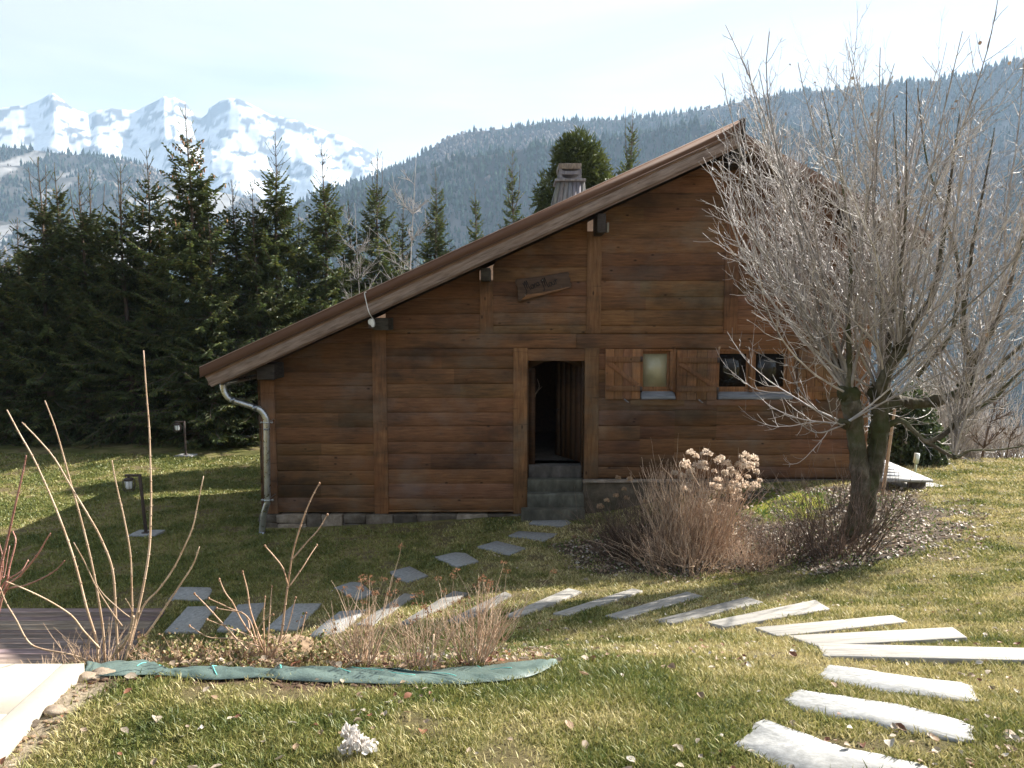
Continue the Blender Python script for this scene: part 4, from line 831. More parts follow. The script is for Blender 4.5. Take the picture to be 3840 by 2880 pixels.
# ---------------------------------------------------------------- paving, treads, deck, terrace, lamps
CUT = []                                     # ground outlines where no grass grows
for lab, poly in SLABS:
    q = gpoly(poly); c = q.mean(0); near = c[1] < 5.5
    n = len(q); k = 4 if near else 2
    seg = []
    for i in range(n):                       # rough, slightly chipped edges
        a, b = q[i], q[(i+1) % n]
        for t in range(k): seg.append(a+(b-a)*t/k+np.array([RNG.uniform(-1, 1), RNG.uniform(-1, 1), 0])*(.005 if t else .002))
    q = np.array(seg); n = len(q); q[:, 2] = h(q[:, 0], q[:, 1]); A = np.column_stack([q[:, :2], np.ones(n)]); pl_ = np.linalg.lstsq(A, q[:, 2], rcond=None)[0]
    top = q.copy(); top[:, 2] = (q[:, 2] if near else A@pl_)+(.003 if near else .020); ins = top.copy(); ins[:, :2] = c[:2]+(top[:, :2]-c[:2])*.985; ins[:, 2] += .006; bot = top.copy(); bot[:, 2] -= .10
    ctr = ins.mean(0, keepdims=True); v = np.vstack([bot, top, ins, ctr]); f = []
    for i in range(n):
        j = (i+1) % n; f += [(i, j, n+j, n+i), (n+i, n+j, 2*n+j, 2*n+i), (2*n+i, 2*n+j, 3*n)]
    ar = 0.5*np.sum(q[:, 0]*np.roll(q[:, 1], -1)-np.roll(q[:, 0], -1)*q[:, 1])
    if ar < 0: f = [t[::-1] for t in f]
    m = MB(); k_ = RNG.uniform(.85, 1.05) if not near else 1.12; m.add(v, f, (k_, k_, k_*.98))
    CUT.append(c[:2]+(q[:, :2]-c[:2])*(.965 if near else .96)); o = m.build('stone_tread' if 'tread' in lab else 'stepping_stone', M['slab'], None, loc=(c[0], c[1], float(h(c[0], c[1]))))
    tag(o, lab, 'stone step' if 'tread' in lab else 'stepping stone', 'stone treads of the garden steps' if 'tread' in lab else 'stepping stones on the lawn')
SLM = M['sleeper']
for i, (lab, poly) in enumerate(PLANKS):
    q = gpoly(poly); A = np.column_stack([q[:, :2], np.ones(4)]); ctr = q.mean(0); g = np.linalg.lstsq(A, q[:, 2], rcond=None)[0]; q[:, 2] = A@g+.026; q[:, :2] = ctr[:2]+(q[:, :2]-ctr[:2])*.985
    if np.cross(q[1, :2]-q[0, :2], q[2, :2]-q[1, :2]) < 0: q = q[::-1]
    b = q.copy(); b[:, 2] -= .17; m = MB(); k_ = [.8, .7, .6, 1, 1, 1, .82, 1.05, 1.08, 1.1, 1.12][i]
    # length runs along the board so that the grain follows it
    m.hexa(b, q, (k_, k_*.99, k_*.97))
    c = q.mean(0); o = m.build('timber_tread', SLM, None, bevel=.010, loc=c); CUT.append(c[:2]+(q[:, :2]-c[:2])*.97)
    tag(o, lab, 'timber step', 'timber treads climbing the lawn')
    u = (q[1]+q[2]-q[0]-q[3]) if np.linalg.norm(q[1]-q[0]) > np.linalg.norm(q[2]-q[1]) else (q[2]+q[3]-q[0]-q[1])
    ang = math.atan2(u[1], u[0]); me = o.data; rot = np.array([[math.cos(-ang), -math.sin(-ang)], [math.sin(-ang), math.cos(-ang)]])
    cc = np.array([vv.co[:] for vv in me.vertices]); cc[:, :2] = cc[:, :2]@rot.T
    for vv, p in zip(me.vertices, cc): vv.co = p
    o.rotation_euler = (0, 0, ang)
    # cracks along the grain
SLM_n = SLM.node_tree
for n_ in SLM_n.nodes:
    if n_.type == 'MAPPING' and n_.inputs['Scale'].default_value[0] == 1 and n_.inputs['Scale'].default_value[1] == 1: n_.inputs['Scale'].default_value = (0.9, 9, 9) if not n_.outputs[0].links[0].to_node.inputs['Scale'].default_value == 4.0 else (0.35, 3.5, 3)
dk = thing('wooden_deck', 'weathered brown board deck at the foot of the flower bed', 'deck', (-5.5, _d1[1]-1, DECK_Z-.05))
m = MB(); yb = _d1[1]; n = 0
sx = (_d2[0]-_d1[0])/(_d2[1]-_d1[1])
while yb > _d2[1]-.75:
    y2 = yb-.135; k_g = .014; xr = _d1[0]+sx*(yb-_d1[1]); xr2 = _d1[0]+sx*(y2+.014-_d1[1]); k = rt(.6, 1.3)
    m.hexa([(-10, y2+.014, DECK_Z-.03), (xr2, y2+.014, DECK_Z-.03), (xr, yb, DECK_Z-.03), (-10, yb, DECK_Z-.03)], [(-10, y2+.014, DECK_Z), (xr2, y2+.014, DECK_Z), (xr, yb, DECK_Z), (-10, yb, DECK_Z)], k); yb = y2
m.build('boards', M['deck'], dk)
m = MB(); p, q = np.array([_d1[0]+.02, _d1[1], DECK_Z-.08]), np.array([_d2[0]-.12, _d2[1]-.75, DECK_Z-.08]); p[0] = _d1[0]+.02; q[0] = _d1[0]+sx*(q[1]-_d1[1])+.02; m.beam(p, q, .03, .18, tint=(.5, .5, .5)); m.build('edge_board', M['deck'], dk)
CUT.append(np.array(DECK))
tp = MB(); t1, t2, t3, t4 = [np.array(p) for p in (TERRACE[1], TERRACE[2], TERRACE[3], TERRACE[0])]
dirn = np.array([_e[0], _e[1]]); nrm = np.array([dirn[1], -dirn[0]]); nrm = nrm if nrm[0] < 0 else -nrm     # towards the terrace
bw = .11
def quadz(mb, p, z0, z1, tint): 
    p = [np.array(x) for x in p]
    if np.cross(p[1]-p[0], p[2]-p[1]) < 0: p = p[::-1]
    mb.hexa([(*x, z0) for x in p], [(*x, z1) for x in p], tint)
js = [0.0, 1.62, 3.2, 4.0]; k0 = t1+nrm*bw
ysl = [t1[1], zp(0, 2676, TERR_Z)[1], zp(0, 2676, TERR_Z)[1]-1.0, t2[1]]
for ya, yb in zip(ysl[:-1], ysl[1:]):
    xa = t1[0]+(ya-t1[1])*dirn[0]/dirn[1]-bw/abs(dirn[1])-.002; xb = t1[0]+(yb-t1[1])*dirn[0]/dirn[1]-bw/abs(dirn[1])-.002
    quadz(tp, [(xa, ya-.003), (xb, yb+.003), (xb-2.0, yb+.003), (xa-2.0, ya-.003)], TERR_Z-.06, TERR_Z, (1.15, 1.16, 1.18))
    quadz(tp, [(xa-2.007, ya-.003), (xb-2.007, yb+.003), (xb-5, yb+.003), (xa-5, ya-.003)], TERR_Z-.06, TERR_Z, (1.12, 1.13, 1.15))
pv = thing('paved_terrace', 'cream paving slabs of the terrace in the lower left corner', 'terrace', (*t1, TERR_Z-.06)); pv['kind'] = 'structure'; 
tp.build('slabs', M['paving'], pv)
tp = MB(); quadz(tp, [t1, t2, t2+nrm*(bw*.98), t1+nrm*(bw*.98)], TERR_Z-.10, TERR_Z+.003, (1.28, 1.30, 1.36)); tp.build('edging', M['paving'], pv, bevel=.004)
CUT.append(np.array(TERRACE))
def lamp(px, py, lab, height, lean, Z=None):
    b = gp(np.array(float(px)), np.array(float(py))); t = thing('garden_lamp', lab, 'garden lamp', b, 'garden lamps on the lawn'); x, y, z = b
    m = MB(); m.hexa([(x-.26, y-.17, z-.05), (x+.24, y-.17, z-.05), (x+.27, y+.19, z-.05), (x-.22, y+.19, z-.05)], [(x-.26, y-.17, z+.035), (x+.24, y-.17, z+.035), (x+.27, y+.19, z+.035), (x-.22, y+.19, z+.035)], (.95, .95, .95)); m.build('base_slab', M['slab'], t, bevel=.008)
    s = height; tx = x-lean*s; m = MB(); m.beam((x, y, z+.035), (tx, y, z+s), .046, .046, up=(0, 1, 0)); m.box(x-.06, x+.06, y-.06, y+.06, z+.035, z+.05); m.build('post', M['rust'], t, bevel=.004)
    m = MB(); m.box(tx-.27, tx-.03, y-.025, y+.025, z+s-.045, z+s-.002); arm = m.build('arm', M['rust'], t, bevel=.004)
    cx, cz = tx-.21, z+s-.045; ln = thing('x', None, None); bpy.data.objects.remove(ln)
    m = MB(); m.tube([(cx, y, cz), (cx, y, cz-.025)], .02, 10); m.tube([(cx, y, cz-.02), (cx, y, cz-.035), (cx, y, cz-.065), (cx, y, cz-.075)], [.055, .085, .085, .075], 18); lan = m.build('lantern', M['rust'], t)
    m = MB(); m.tube([(cx, y, cz-.076), (cx, y, cz-.10), (cx, y, cz-.20), (cx, y, cz-.225), (cx, y, cz-.232)], [.062, .066, .062, .05, .02], 18); m.build('glass', M['glasswhite'], lan, smooth_=True)
    m = MB()
    for k in range(12):
        a = k*math.pi/6; u = np.array([math.cos(a), math.sin(a)*1.0]); pr = [(.085, -.05), (.108, -.08), (.112, -.16), (.10, -.235), (.075, -.27)]
        m.tube([(cx+u[0]*r, y+u[1]*r, cz+zz_) for r, zz_ in pr], .0042, 5)
    for r, zz_ in ((.106, -.225), (.075, -.27)):
        a = np.linspace(0, 2*math.pi, 25); m.tube(np.stack([cx+r*np.cos(a), y+r*np.sin(a), np.full(25, cz+zz_)], -1), .0042, 5, cap=False)
    m.build('cage', M['rust'], lan)
    CUT.append(np.array([(x-.28, y-.19), (x+.28, y-.19), (x+.28, y+.2), (x-.28, y+.2)]))
lamp(548, 2004, 'garden lamp with caged lantern on the lawn, leaning slightly, nearer of two', 1.14, .06)
lamp(697, 1710, 'garden lamp standing against the foot of the spruce row, farther of two', 1.04, .01)
# green ground fabric along the top of the bank
nf = 90; rows = 7; v = []
for r in range(rows):
    f = r/(rows-1); p = FAB_U*(1-f)+FAB_L*f; p = p.copy(); u = np.arange(nf)
    if r == 0: p[:, 1] += .10
    if r == rows-1: p[:, 1] -= .05
    z = h(p[:, 0], p[:, 1]); bul = math.sin(math.pi*min(1, max(0, f)))*.012
    p[:, 2] = z+.016+bul*(0.5+1.1*noise2(u*.13, u*0+r*.3, 61, 3))+.055*(noise2(u*.42, u*0+r*.7, 63, 4)-.5)*(0 < r < rows-1)
    if r == 0: p[:, 2] -= .02
    v.append(p)
v = np.stack(v, 0); idx = np.arange(rows*nf).reshape(rows, nf); q = np.stack([idx[1:, :-1], idx[1:, 1:], idx[:-1, 1:], idx[:-1, :-1]], -1).reshape(-1, 4)
ff = mesh_np('ground_fabric', v.reshape(-1, 3), [q], M['fabric'], None, np.ones((rows*nf, 3)), True, loc=v[3, 45])
so = ff.modifiers.new('thickness', 'SOLIDIFY'); so.thickness = .004
tag(ff, 'green woven ground fabric edging the flower bed along the top of the bank', 'ground fabric')
m = MB()
for i0, sl_ in ((13, 5), (25, 7), (38, 6), (47, 6), (56, 3), (68, 2), (80, -2)):
    p = np.array([v[r, min(nf-1, max(0, int(i0+sl_*(1-r/6.))))] for r in range(0, rows-(i0 % 3))])+(0, -.003, .004); m.tube(resample(p, 14), .0020, 4)
m.build('thread', M['cyan'], ff)
CUT.append(np.vstack([FAB_U[:, :2]+(0, .03), FAB_L[::-1, :2]]))
# stones of the rockery behind the fabric
for (px, py, r, sq, lab) in ((1000, 2395, .30, .34, 'flat tan boulder in the flower bed behind the bare shrub'), (775, 2448, .09, .5, 'small grey stone among low leafy plants in the flower bed'), (640, 2450, .075, .5, 'rounded stone beside the tall cane shrub base')):
    p = bedp(px, py); m = MB(); m.blob(p+(0, .05, r*sq*.3), (r, r*.6, r*sq), int(px), .28, 18, 11, (1.2, 1.0, .78)); tag(m.build('boulder', M['stone'], None, True, loc=p), lab, 'stone', 'stones in the flower bed')
for (px, py, r, lab) in ((385, 2532, .06, 'crumpled pale stone beside the fabric and terrace corner'), (205, 2670, .05, 'pale broken stone in the soil strip along the terrace edge'), (105, 2720, .05, 'dark grey stone at the terrace edge, lowest of the soil strip'), (318, 2548, .055, 'cream rubble stone against the terrace corner')):
    p = gp(np.array(float(px)), np.array(float(py))); m = MB(); k = .5 if 'dark' in lab else 1.5; m.blob(p+(0, 0, r*.15), (r, r*.8, r*.45), int(px)+3, .35, 16, 9, (k, k*.95, k*.88)); tag(m.build('rubble_stone', M['stone'], None, False, loc=p), lab, 'stone', 'stones along the terrace edge')
# raised pale platform behind the tree, with its corner post and the standing marker
pa = [zp(x, y, .92) for x, y in ((3285, 1798), (3499, 1799), (3312, 1722), (3284, 1716))]
pf = thing('terrace_platform', 'pale low board platform at the right corner of the chalet', 'platform', (pa[1][0]-.5, pa[1][1], .5))
m = MB()
for i in range(7):
    f0, f1_ = i/7, (i+1)/7-.012; l = lambda f: (pa[0]+(pa[3]-pa[0])*f, pa[1]+(pa[2]-pa[1])*f); (a, b), (d, c) = l(f0), l(f1_); t_ = np.array([a, b, c, d]); bt_ = t_.copy(); bt_[:, 2] -= .05; m.hexa(bt_, t_, rt(.9, 1.1))
m.build('boards', M['platform'], pf)
for x in (.15, .8):
    p = pa[0]+(pa[1]-pa[0])*x+(0, .15, 0); m = MB(); m.box(p[0]-.12, p[0]+.12, p[1]-.08, p[1]+.1, .35, .865, (.6, .6, .6)); m.build('support', M['stone'], pf)
pg = gp(np.array(3380.), np.array(1822.)); m = MB(); m.hexa(*[[(pg[0]+dx, pg[1]+dy, pg[2]+dz) for dx, dy in ((-.1, -.25), (.75, -.2), (.5, .35), (-.1, .3))] for dz in (-.05, .04)], tint=(1.3, 1.25, 1.15)); tag(m.build('stone_flag', M['slab'], None, bevel=.01, loc=pg), 'pale flat stone on the lawn beside the board platform', 'paving stone')
mk = wp(3432, 1745, 15.6); m = MB(); m.tube([(mk[0], mk[1], float(h(mk[0], mk[1]))-.1), (mk[0]+.01, mk[1], mk[2]+.05)], .028, 8, (.7, .75, .55)); m.tube([(mk[0]+.01, mk[1], mk[2]+.05), (mk[0]+.03, mk[1], mk[2]+.26)], .055, 10, (1, 1.05, .98)); tag(m.build('marker_post', M['whiteplastic'], None, loc=mk), 'short marker post with a white head at the edge of the right lawn', 'post')
# ---------------------------------------------------------------- grass and dead leaves (nobody could count them)
def cutmask(x, y, grow=.0):
    r = inpoly(x, y, HOUSE)
    for c in CUT:
        if grow: m_ = c.mean(0); dd_ = c-m_; c = m_+dd_*(1+grow/np.linalg.norm(dd_, axis=1, keepdims=True))
        lo, hi = c.min(0), c.max(0); s = (x > lo[0]) & (x < hi[0]) & (y > lo[1]) & (y < hi[1])
        if s.any(): r[s] |= inpoly(x[s], y[s], c)
    return r
def scatter(n, y0, y1, power=2.0, seed=1):
    r = np.random.default_rng(seed); u = r.random(n)
    ys = y0*(y1/y0)**u if power == 2.0 else y0+(y1-y0)*u
    xs = (r.random(n)*2-1)*(.86*ys+1.0)
    return xs, ys, r
def visible(x, y, z):
    d = y*_c-(z-3.8)*_s; v_ = (y*_s+(z-3.8)*_c)/d; return v_ > -.66
def grass():
    x, y, r = scatter(720000, 2.1, 21.5, 2.0, 5)
    z = h(x, y); k = visible(x, y, z) & ~cutmask(x, y)
    bed = polydist_mask(x, y, BED, .45) > r.random(len(x)); pb = polydist_mask(x, y, PLANTBED, .12) > .5
    moss = inpoly(x, y, MOSS)
    k &= ~(bed & (r.random(len(x)) > .13) & ~(moss & (r.random(len(x)) < .5))); k &= ~(pb & (r.random(len(x)) > .25))
    k &= ~((polydist_mask(x, y, SOIL, .03) > .4) & (r.random(len(x)) > .12)) & ~((polydist_mask(x, y, CLODS, .03) > .4) & (r.random(len(x)) > .28))
    n2 = noise2(x*2.6, y*2.6, 12, 4); n1 = noise2(x*.7, y*.7, 11, 4); k &= r.random(len(x)) > smooth(.60, .74, n2)*.85
    x, y, z, n1, n2, bed = x[k], y[k], z[k], n1[k], n2[k], bed[k]; N = len(x)
    tuft = noise2(x*9, y*9, 14, 3)
    H = (.016+.026*r.random(N))*(.50+1.0*tuft)*np.clip(.80+y*.03, .85, 1.45); Wd = np.maximum(.0024, .00074*y)*(.7+.7*r.random(N))
    az = r.random(N)*2*np.pi; ln = (.25+1.0*r.random(N))*H; fa = r.random(N)*np.pi
    dx, dy = np.cos(az)*ln, np.sin(az)*ln; wx, wy = np.cos(fa)*Wd, np.sin(fa)*Wd; b = np.stack([x, y, z-.004], -1)
    W_ = np.stack([wx, wy, wx*0], -1)
    mid = b+np.stack([dx*.4, dy*.4, H*.62], -1); tip = b+np.stack([dx, dy, H], -1)
    v = np.stack([b-W_, b+W_, mid+W_*.75, mid-W_*.75, tip], 1).reshape(-1, 3); i = np.arange(N)[:, None]*5
    pal = np.array([[.085, .115, .026], [.175, .185, .046], [.30, .27, .09], [.52, .44, .22]])
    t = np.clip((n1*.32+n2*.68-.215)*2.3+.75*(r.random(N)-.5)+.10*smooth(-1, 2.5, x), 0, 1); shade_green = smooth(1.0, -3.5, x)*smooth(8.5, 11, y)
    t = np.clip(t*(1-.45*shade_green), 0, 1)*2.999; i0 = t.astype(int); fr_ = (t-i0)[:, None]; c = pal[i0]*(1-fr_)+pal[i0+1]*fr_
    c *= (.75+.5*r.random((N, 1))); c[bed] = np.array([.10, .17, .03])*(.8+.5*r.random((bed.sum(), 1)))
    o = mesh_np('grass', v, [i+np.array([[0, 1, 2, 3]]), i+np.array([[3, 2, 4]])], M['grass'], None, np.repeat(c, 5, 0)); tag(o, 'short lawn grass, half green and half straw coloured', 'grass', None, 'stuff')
grass()
LEAFPAL = np.array([[.46, .38, .29], [.62, .56, .49], [.33, .22, .14], [.24, .10, .055], [.40, .30, .21], [.70, .66, .61]])
def leafmesh(P, size, r, flat=.5):
    """curled leaves: a folded 2x4 strip each"""
    N = len(P); az = r.random(N)*2*np.pi; tl_ = (r.random(N)-.5)*flat*2; rl = (r.random(N)-.5)*flat*2.4
    prof = [(-.5, .02), (-.2, .30), (.12, .36), (.36, .20), (.55, .01)]; curl = (r.random(N)-.35)*1.3; fold = .25+.6*r.random(N)
    vs_ = []
    for u, wv in prof:
        for s in (-1, 0, 1):
            lx = u; ly = s*wv; lz = curl*(u*u)*1.2+abs(s)*wv*fold
            X_ = lx; Y_ = ly*np.cos(rl)-lz*np.sin(rl); Z_ = ly*np.sin(rl)+lz*np.cos(rl)
            X2 = X_*np.cos(tl_)-Z_*np.sin(tl_); Z2 = X_*np.sin(tl_)+Z_*np.cos(tl_)
            vs_.append(np.stack([X2*np.cos(az)-Y_*np.sin(az), X2*np.sin(az)+Y_*np.cos(az), Z2], -1))
    v = np.stack(vs_, 1)*size[:, None, None]+P[:, None, :]; q = []
    for i in range(4):
        for j in range(2): q.append([i*3+j, (i+1)*3+j, (i+1)*3+j+1, i*3+j+1])
    return v.reshape(-1, 3), (np.arange(N)[:, None, None]*15+np.array(q)[None]).reshape(-1, 4)
def leaves():
    r = np.random.default_rng(23); V = []; Q = []; C = []; off = 0
    lo, hi = BED.min(0), BED.max(0); n = 9000; bx = lo[0]-.6+(hi[0]-lo[0]+1.2)*r.random(n); by = lo[1]-.5+(hi[1]-lo[1]+.9)*r.random(n)
    k = (polydist_mask(bx, by, BED, .7) > r.random(n)) & ~((inpoly(bx, by, MOSS)) & (r.random(n) < .75)); bx, by = bx[k], by[k]
    x, y, _ = scatter(5200, 2.4, 20, 2.0, 29); k = (noise2(x*1.1, y*1.1, 77, 3)+.22*r.random(len(x)) > .60) & (r.random(len(x)) < np.where(x < -1, .45, 1.0)); x, y = x[k], y[k]
    pbx = PLANTBED[r.integers(0, len(PLANTBED)//2, 700)]; pbx = pbx+np.stack([.1*(r.random(700)-.5), .05+.95*r.random(700)], -1)
    for (xx, yy, s0, s1, pal) in ((bx, by, .035, .072, [0, 1, 2, 2, 4, 4, 0]), (x, y, .018, .046, [0, 1, 4, 3, 2, 0]), (pbx[:, 0], pbx[:, 1], .025, .06, [0, 2, 3, 4, 2])):
        k = ~cutmask(xx, yy) | (r.random(len(xx)) < .04); xx, yy = xx[k], yy[k]; N = len(xx)
        P_ = np.stack([xx, yy, h(xx, yy)+.006+.022*r.random(N)], -1); v, q = leafmesh(P_, s0+(s1-s0)*r.random(N)**1.5, r, .45)
        c = LEAFPAL[np.array(pal)[r.integers(0, len(pal), N)]]*(.65+.6*r.random((N, 1)))*(.8 if s0 > .03 else .85)
        V.append(v); Q.append(q+off); C.append(np.repeat(c, 15, 0)); off += len(v)
    o = mesh_np('leaf_litter', np.vstack(V), [np.vstack(Q)], M['leaf'], None, np.vstack(C)); tag(o, 'dead leaves scattered over lawn and beds', 'leaf litter', None, 'stuff')
    x, y, _ = scatter(230, 2.45, 4.8, 2.0, 37); z = h(x, y); k = ~cutmask(x, y) & visible(x, y, z) & ~inpoly(x, y, PLANTBED); x, y, z = x[k][:95], y[k][:95], z[k][:95]
    for i in range(len(x)):
        v, q = leafmesh(np.array([[x[i], y[i], z[i]+.018]]), np.array([.030+.034*r.random()**1.6]), r, .4); c = LEAFPAL[[0, 4, 2, 3, 1, 0, 2, 4][i % 8]]*(.6+.4*r.random())
        tag(mesh_np('fallen_leaf', v, [q], M['leaf'], None, np.tile(c, (15, 1)), loc=(x[i], y[i], z[i])), 'curled dead leaf lying on the near grass', 'fallen leaf', 'curled dead leaves on the near grass')
leaves()
def clods():
    r = np.random.default_rng(71); m = MB()
    for poly, n, s, t in ((SOIL, 60, .010, (1.2, 1.0, .78)), (CLODS, 130, .012, (.5, .36, .27))):
        lo, hi = poly.min(0), poly.max(0); c = 0
        while c < n:
            x, y = lo+(hi-lo)*r.random(2)
            if inpoly(np.array([x]), np.array([y]), poly)[0]: k = r.uniform(.6, 1.3); q = s*r.uniform(.4, 1.5); m.blob((x, y, float(h(x, y))+q*.2), (q*1.3, q, q*.5), int(r.integers(0, 999)), .4, 7, 5, np.array(t)*k); c += 1
    tag(m.build('rubble', M['stone']), 'crumbs of soil and stone along the terrace and the fabric', 'rubble', None, 'stuff')
clods()
# ---------------------------------------------------------------- bare plants of the flower bed
def cane(pts, Y0, Y1, r0, r1, knots=0):
    """polyline given in crop pixels, standing between depths Y0 (foot) and Y1 (tip)"""
    p = np.array(z3(pts)); yy = np.linspace(Y0, Y1, len(p)); w_ = np.array([wp(a, b, y) for (a, b), y in zip(p, yy)])
    K = max(12, 5*len(p)); q = resample(w_, K); t = np.linspace(0, 1, K); rad = r0*(1-t)+r1*t
    return q, rad
def add_cane(mb, q, rad, r, n=7, tint=(1, 1, 1)):
    t = r.uniform(.8, 1.2); K = len(q)
    mb.tube(q, rad, n, np.array(tint)*t)
    L = np.linalg.norm(np.diff(q, axis=0), axis=1).sum(); step = .085
    for s in np.arange(step, L*.99, step):            # nodes with a pair of buds
        i = min(K-2, int(s/L*(K-1))); d = q[i+1]-q[i]; d = d/np.linalg.norm(d); c = q[i]; a = rad[i]
        mb.tube([c-d*.004, c, c+d*.004], [a*1.02, a*1.45, a*1.02], 6, np.array(tint)*t*.75)
        sd = np.cross(d, (r.uniform(-1, 1), r.uniform(-1, 1), .2)); sd = sd/(np.linalg.norm(sd)+1e-6)
        mb.tube([c+sd*a, c+sd*(a+.006)+d*.008], [a*.55, .0006], 4, np.array(tint)*t*.7)
rr = random.Random(12)
base = bedp(400., 2478.); BY = float(base[1])+.10
tc = thing('cane_shrub', 'tall leafless shrub of upright tan canes behind the green fabric', 'shrub', (base[0], BY, float(h(base[0], BY))))
CA = [([(610, 1470), (600, 1330), (540, 1130), (490, 930), (440, 760), (360, 540), (280, 350), (200, 180), (120, 40), (43, -105)], .010, .0045),
 ([(655, 1470), (640, 1250), (600, 1000), (560, 800), (500, 560), (440, 350), (400, 200), (345, 10), (279, -163)], .0095, .004),
 ([(735, 1470), (720, 1150), (700, 890), (630, 700), (560, 570), (440, 370), (340, 200), (240, 80), (136, -28)], .0095, .004),
 ([(800, 1400), (822, 1200), (820, 1000), (810, 780), (770, 560), (740, 430), (710, 290), (697, 210)], .008, .004),
 ([(775, 1460), (850, 1180), (900, 950), (930, 750), (938, 560), (940, 400), (935, 200), (928, 0), (912, -200), (893, -475)], .0105, .0045),
 ([(790, 1440), (880, 1140), (990, 1010), (1080, 880), (1150, 740), (1200, 620), (1230, 480), (1266, 308)], .008, .0035),
 ([(770, 1460), (920, 1280), (1030, 1120), (1130, 970), (1200, 860), (1240, 748)], .0095, .004),
 ([(620, 1380), (520, 1270), (450, 1180), (350, 1110), (240, 1050), (130, 1000), (38, 963)], .0075, .0035),
 ([(760, 1240), (700, 1160), (600, 1000), (530, 850), (458, 720)], .006, .003), ([(600, 1480), (450, 1420), (250, 1380), (170, 1330), (100, 1200), (40, 1100), (0, 1000)], .008, .004),
 ([(830, 1200), (760, 1150), (650, 1050), (600, 980)], .005, .003), ([(700, 1440), (740, 1360), (810, 1280)], .008, .004), ([(840, 1190), (805, 1110), (780, 1070)], .004, .002), ([(640, 1400), (660, 1300), (680, 1230)], .004, .002), ([(740, 1400), (800, 1300), (830, 1180)], .012, .009)]
for pts, a, b in CA:
    q, rad = cane(pts, BY+rr.uniform(-.06, .06), BY+rr.uniform(-.35, .30), a*.72, b*.8); m = MB(); add_cane(m, q, rad, rr); m.build('cane', M['stem'], tc, True)
sb2 = bedp(1010., 2500.); BY2 = float(sb2[1])+.08
sc2 = thing('budded_shrub', 'smaller leafless shrub with budded tips, right of the tall cane shrub', 'shrub', (sb2[0], BY2, float(h(sb2[0], BY2))))
CB = [([(1650, 1490), (1740, 1330), (1775, 1100), (1800, 920), (1830, 750), (1890, 560), (1940, 440), (1987, 353)], .011, .004), ([(1815, 830), (1900, 730), (1980, 640), (2037, 548)], .006, .0035), ([(1790, 980), (1760, 880), (1700, 800), (1648, 742)], .006, .0035), ([(1795, 1000), (1880, 880), (1930, 800), (1972, 738)], .006, .003),
 ([(1620, 1460), (1500, 1350), (1380, 1220), (1280, 1110), (1210, 1040)], .008, .004), ([(1620, 1440), (1550, 1200), (1430, 1130), (1300, 1070)], .007, .0035), ([(1600, 1350), (1500, 1200), (1450, 1100), (1400, 1030), (1365, 950)], .0065, .0035), ([(1630, 1350), (1560, 1150), (1540, 1020), (1510, 903)], .007, .0035), ([(1650, 1420), (1640, 1200), (1650, 1060)], .006, .003), ([(1660, 1430), (1680, 1150), (1692, 995)], .0065, .003), ([(1700, 1400), (1780, 1280), (1840, 1065)], .006, .003), ([(1690, 1420), (1850, 1330), (1905, 1160)], .005, .003),
 ([(1620, 1370), (1450, 1320), (1300, 1310), (1180, 1240)], .005, .003), ([(1580, 1310), (1420, 1250), (1290, 1200)], .0045, .0025), ([(1610, 1400), (1560, 1280), (1520, 1170), (1350, 1130)], .005, .003), ([(1640, 1400), (1600, 1280), (1660, 1190), (1700, 1170)], .005, .003)]
for pts, a, b in CB:
    q, rad = cane(pts, BY2+rr.uniform(-.05, .05), BY2+rr.uniform(-.15, .2), a*.72, b*.8); m = MB(); add_cane(m, q, rad, rr, 6, (1.05, .95, .9))
    e = q[-1]; m.blob(e, (.006, .006, .009), rr.randint(0, 99), .3, 8, 6, (.7, .55, .45)); m.build('cane', M['stem'], sc2, True)
rb = wp(-40, 2330, 4.3); rs = thing('red_dogwood', 'red stemmed dogwood at the left edge of the picture', 'shrub', (rb[0], 4.3, float(h(rb[0], 4.3))))
for pts, a, b in [([(-60, 1500), (-30, 1200), (0, 900), (30, 770), (70, 600), (120, 380), (150, 250), (163, 178)], .009, .004), ([(-60, 1500), (-10, 1150), (40, 980), (60, 870), (97, 720), (80, 650)], .008, .0035), ([(-40, 1300), (30, 1020), (130, 920), (230, 800), (290, 700), (314, 663)], .007, .003), ([(-40, 1250), (30, 1030), (150, 990), (270, 940), (350, 890), (402, 833)], .006, .003), ([(-30, 1150), (20, 980), (130, 900), (177, 828)], .006, .003), ([(-60, 1400), (-20, 1050), (20, 860), (-10, 700)], .007, .003), ([(-50, 1300), (0, 960), (25, 930), (60, 740)], .006, .003)]:
    q, rad = cane(pts, 4.3, 4.3+rr.uniform(-.15, .2), a, b); m = MB(); add_cane(m, q, rad, rr); m.build('cane', M['redstem'], rs, True)
